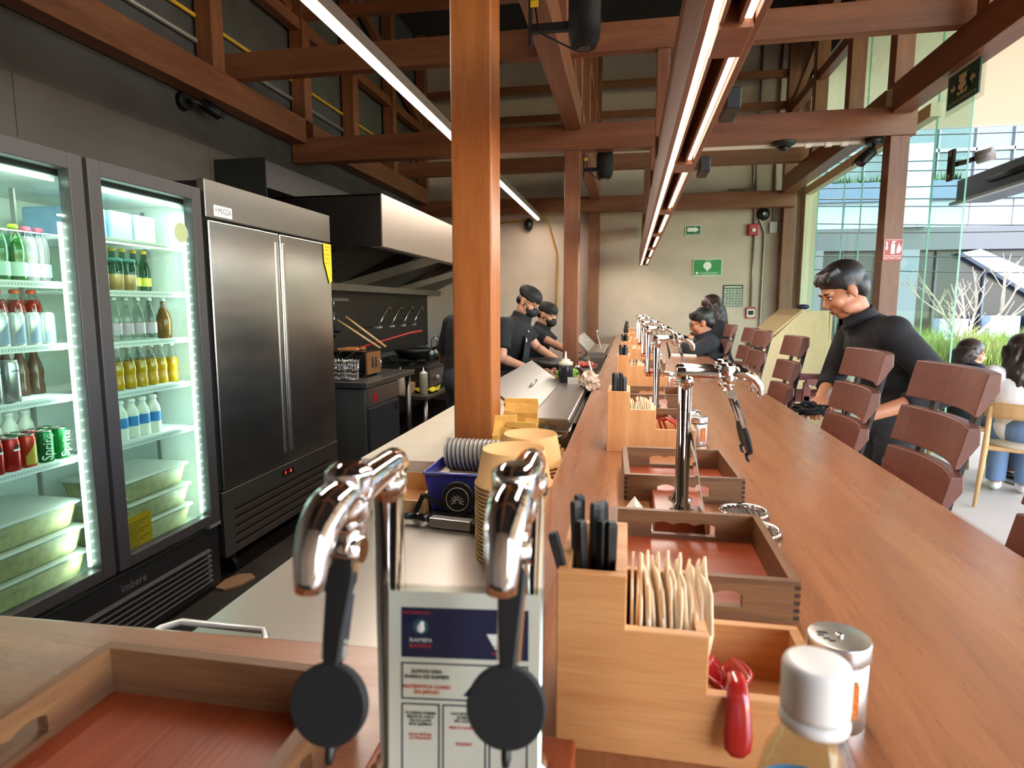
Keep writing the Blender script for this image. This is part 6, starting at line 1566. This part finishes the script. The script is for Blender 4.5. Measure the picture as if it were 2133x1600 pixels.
# ---- guests at the bar
J = dict(z0=0, pelvis=(.74, 5.62, .8), waist=(.73, 5.62, .93), chest=(.7, 5.62, 1.06), neck=(.655, 5.62, 1.2), head=(.62, 5.62, 1.3), look=(-.96, -.05, -.32), hup=(-.2, 0, .97),
         sL=(.69, 5.46, 1.14), eL=(.56, 5.42, 1.07), wL=(.42, 5.52, 1.12), sR=(.69, 5.78, 1.14), eR=(.56, 5.84, 1.07), wR=(.42, 5.74, 1.12),
         hL=(.72, 5.54, .79), kL=(.42, 5.53, .77), aL=(.45, 5.53, .33), hR=(.72, 5.7, .79), kR=(.42, 5.71, .77), aR=(.45, 5.71, .33), hdL=(-.5, .4, .3), hdR=(-.5, -.4, .3))
J['hL'] = (.72, 5.54, .79)
t, Mx, to, up, fw = body('boy with glasses in a dark printed jersey leaning on the bar', J, 'skin', .008, 1, True, .9)
facefeatures(t, Mx); hair_short(t, Mx); specs(t, Mx)
dress(t, J, to, M['cloth_dark'], 1.7, .014, g=.95); trousers(t, J, M['cloth_jeans'], g=.9)
q = MB()
for c, r in (((.79, 5.47, .95), .05),): pass
m, nt, out = nodes('jersey_print'); b = pbr(nt, out, '20242C', .8)
nt.links.new(ramp(nt, noise(nt, 24, detail=2), [(.38, lin('20242C')), (.45, lin('E4DCCB')), (.55, lin('D2543A')), (.62, lin('8FB4DA')), (.7, lin('20242C'))]), b.inputs['Base Color'])
q.sheet(lambda u, v: (.66+.14*u, 5.452-.012*math.sin(PI*u), .82+.16*v), 8, 6); q.build('jersey_print', m, t, solid=.004, world=True)
J = dict(pelvis=(.83, 6.55, .8), waist=(.82, 6.55, .94), chest=(.78, 6.55, 1.1), neck=(.74, 6.55, 1.25), head=(.71, 6.55, 1.37), look=(-.95, .2, -.25),
         sL=(.78, 6.38, 1.18), eL=(.64, 6.34, 1.08), wL=(.48, 6.38, 1.06), sR=(.78, 6.72, 1.18), eR=(.64, 6.76, 1.08), wR=(.48, 6.7, 1.06),
         hL=(.8, 6.47, .79), kL=(.46, 6.46, .77), aL=(.48, 6.46, .33), hR=(.8, 6.63, .79), kR=(.46, 6.64, .77), aR=(.48, 6.64, .33))
J = {k: (tuple(V(v)+V((.1, 0, .06))) if k not in ('look', 'hup') else v) for k, v in J.items()}
t, Mx, to, up, fw = body('woman with long straight dark hair sitting beyond the boy', J, 'skin_pale', .009, 1, True, .92)
facefeatures(t, Mx); hair_long(t, Mx, 'hair_brown', .4, seed=3); dress(t, J, to, M['cloth_black'], 1.6, .013, .011); trousers(t, J, M['cloth_jeans'], .014, .012)
tag(MB().box(.36, .56, 5.3, 5.42, 1.031, 1.045).build('menu_sheet', M['paper'], loc=(.45, 5.36, 1.031)), 'pale folded menu lying on the bar before the boy', 'menu')

# ---- terrace chairs, table and the two women outside
def cafe_chair(label, loc, rz):
    t = thing('terrace_chair', label, 'chair', loc, rz, 'pale wooden terrace chairs'); W = M['pale_wood']
    for sx, sy in ((-.2, -.2), (-.2, .2), (.2, -.2), (.2, .2)):
        q = MB(); top = .74 if sx < 0 else .44
        q.tube([(sx*.95, sy*.95, top), (sx, sy, .44), (sx*1.2, sy*1.15, 0)], [.015, .02, .012], 10); q.build('leg', W, t)
    MB().box(-.21, .22, -.21, .21, .42, .45).build('seat_frame', W, t, bev=.012)
    q = MB(); q.ell((0, 0, .455), (.22, .21, .035), 20, 8); q.build('cushion', plain('cushion', 'CBBFA8', .9), t)
    q = MB(); q.sheet(lambda u, v: (-.1-.14*math.sin(PI*u), .23*math.cos(PI*u), .66+.11*v), 16, 3); q.build('curved_back', W, t, solid=.022)
    return t
cafe_chair('pale wooden terrace chair of the woman in the white top', (2.82, 5.0, 0), PI/2-.5)
cafe_chair('pale wooden terrace chair of the woman in navy', (2.75, 5.85, 0), -.1)
t = thing('terrace_table', 'small white round terrace table on a grey disc base', 'table', (3.35, 5.65, 0))
MB().lathe([(.32, .71), (.33, .715), (.33, .735), (.32, .74)], (3.35, 5.65, 0), 36).build('top', M['white'], t, world=True)
MB().cyl((3.35, 5.65, .01), (3.35, 5.65, .71), .03).build('post', M['gray_metal'], t, world=True)
MB().lathe([(.24, 0), (.24, .01), (.03, .02)], (3.35, 5.65, 0), 32).build('base', M['gray_metal'], t, world=True)
J = dict(pelvis=(2.8, 5.85, .56), waist=(2.8, 5.85, .69), chest=(2.82, 5.85, .83), neck=(2.84, 5.85, .96), head=(2.86, 5.85, 1.045), look=(.95, -.25, -.12),
         sL=(2.83, 6.02, .91), eL=(2.9, 6.07, .7), wL=(3.1, 6.0, .76), sR=(2.83, 5.68, .91), eR=(2.9, 5.63, .7), wR=(3.1, 5.7, .76),
         hL=(2.85, 5.94, .54), kL=(3.2, 5.95, .52), aL=(3.2, 5.95, .08), hR=(2.85, 5.76, .54), kR=(3.2, 5.75, .52), aR=(3.2, 5.75, .08))
t, Mx, to, up, fw = body('woman in navy with straight brown hair sitting outside, in profile', J, 'skin_pale', .009, 1, True, .9)
facefeatures(t, Mx, True, 'hair_brown'); hair_long(t, Mx, 'hair_brown', .22, seed=5, wave=.004); dress(t, J, to, plain('cloth_navy', '22263A', .85), 1.7, .013, .011); trousers(t, J, M['cloth_jeans'], .014, .012); shoes(t, J, (1, 0, 0))
J = dict(pelvis=(2.9, 5.02, .56), waist=(2.89, 5.02, .7), chest=(2.88, 5.04, .86), neck=(2.89, 5.06, 1.02), head=(2.9, 5.09, 1.12), look=(.35, .9, -.1),
         sL=(2.72, 5.06, .95), eL=(2.68, 5.16, .74), wL=(2.82, 5.34, .76), sR=(3.05, 4.99, .95), eR=(3.12, 5.08, .74), wR=(3.12, 5.3, .76),
         hL=(2.83, 5.08, .54), kL=(2.98, 5.4, .52), aL=(2.98, 5.4, .08), hR=(3.0, 5.02, .54), kR=(3.14, 5.32, .52), aR=(3.14, 5.32, .08))
J = {k: (tuple(V(v)+V((-.09, 0, .0))) if k not in ('look', 'hup') else v) for k, v in J.items()}
t, Mx, to, up, fw = body('woman in a white top with long wavy brown hair, back to the viewer', J, 'skin_pale', .009, 1, True, .9)
facefeatures(t, Mx, True, 'hair_brown'); hair_long(t, Mx, 'hair_brown', .46, seed=8, wave=.016); dress(t, J, to, M['cloth_white'], 1.6, .014, .011); trousers(t, J, M['denim'], .014, .012); shoes(t, J, (.4, .9, 0), 'white')
# ================================================================ CAMERA, LIGHT, COLOUR
cd_ = bpy.data.cameras.new('camera'); co = bpy.data.objects.new('camera', cd_); COL.objects.link(co)
cd_.sensor_fit = 'HORIZONTAL'; cd_.sensor_width = 36; cd_.lens = 1287/2133*36; cd_.clip_start = .02; cd_.clip_end = 200
p_, y_ = math.radians(7.21), math.radians(10.64)
co.location = (0, 0, 1.45); co.rotation_euler = (PI/2-p_, 0, y_)
cd_.dof.use_dof = True; cd_.dof.focus_distance = 2.2; cd_.dof.aperture_fstop = 7.5
S.camera = co
w = bpy.data.worlds.new('world'); S.world = w; w.use_nodes = True; nt = w.node_tree; nt.nodes.clear()
sky = nt.nodes.new('ShaderNodeTexSky'); sky.sky_type = 'NISHITA'; sky.sun_disc = False; sky.sun_elevation = math.radians(48); sky.sun_rotation = math.radians(120)
bg = nt.nodes.new('ShaderNodeBackground'); bg.inputs[1].default_value = 1.15
ow = nt.nodes.new('ShaderNodeOutputWorld'); nt.links.new(sky.outputs[0], bg.inputs[0]); nt.links.new(bg.outputs[0], ow.inputs[0])
L = bpy.data.lights.new('sun', 'SUN'); L.energy = 12; L.color = (1, .93, .82); L.angle = math.radians(.6)
o = bpy.data.objects.new('sun', L); COL.objects.link(o)
o.rotation_euler = Vector((-.25, -.6, -.62)).to_track_quat('-Z', 'Y').to_euler()
vs = S.view_settings; vs.view_transform = 'Standard'; vs.look = 'None'; vs.exposure = .5; vs.gamma = 1; vs.use_curve_mapping = False
S.display_settings.display_device = 'sRGB'
cy = S.cycles; cy.max_bounces = 8; cy.diffuse_bounces = 4; cy.glossy_bounces = 4; cy.transparent_max_bounces = 16; cy.transmission_bounces = 6
cy.use_denoising = True; cy.sample_clamp_indirect = 6; cy.caustics_reflective = False; cy.caustics_refractive = False
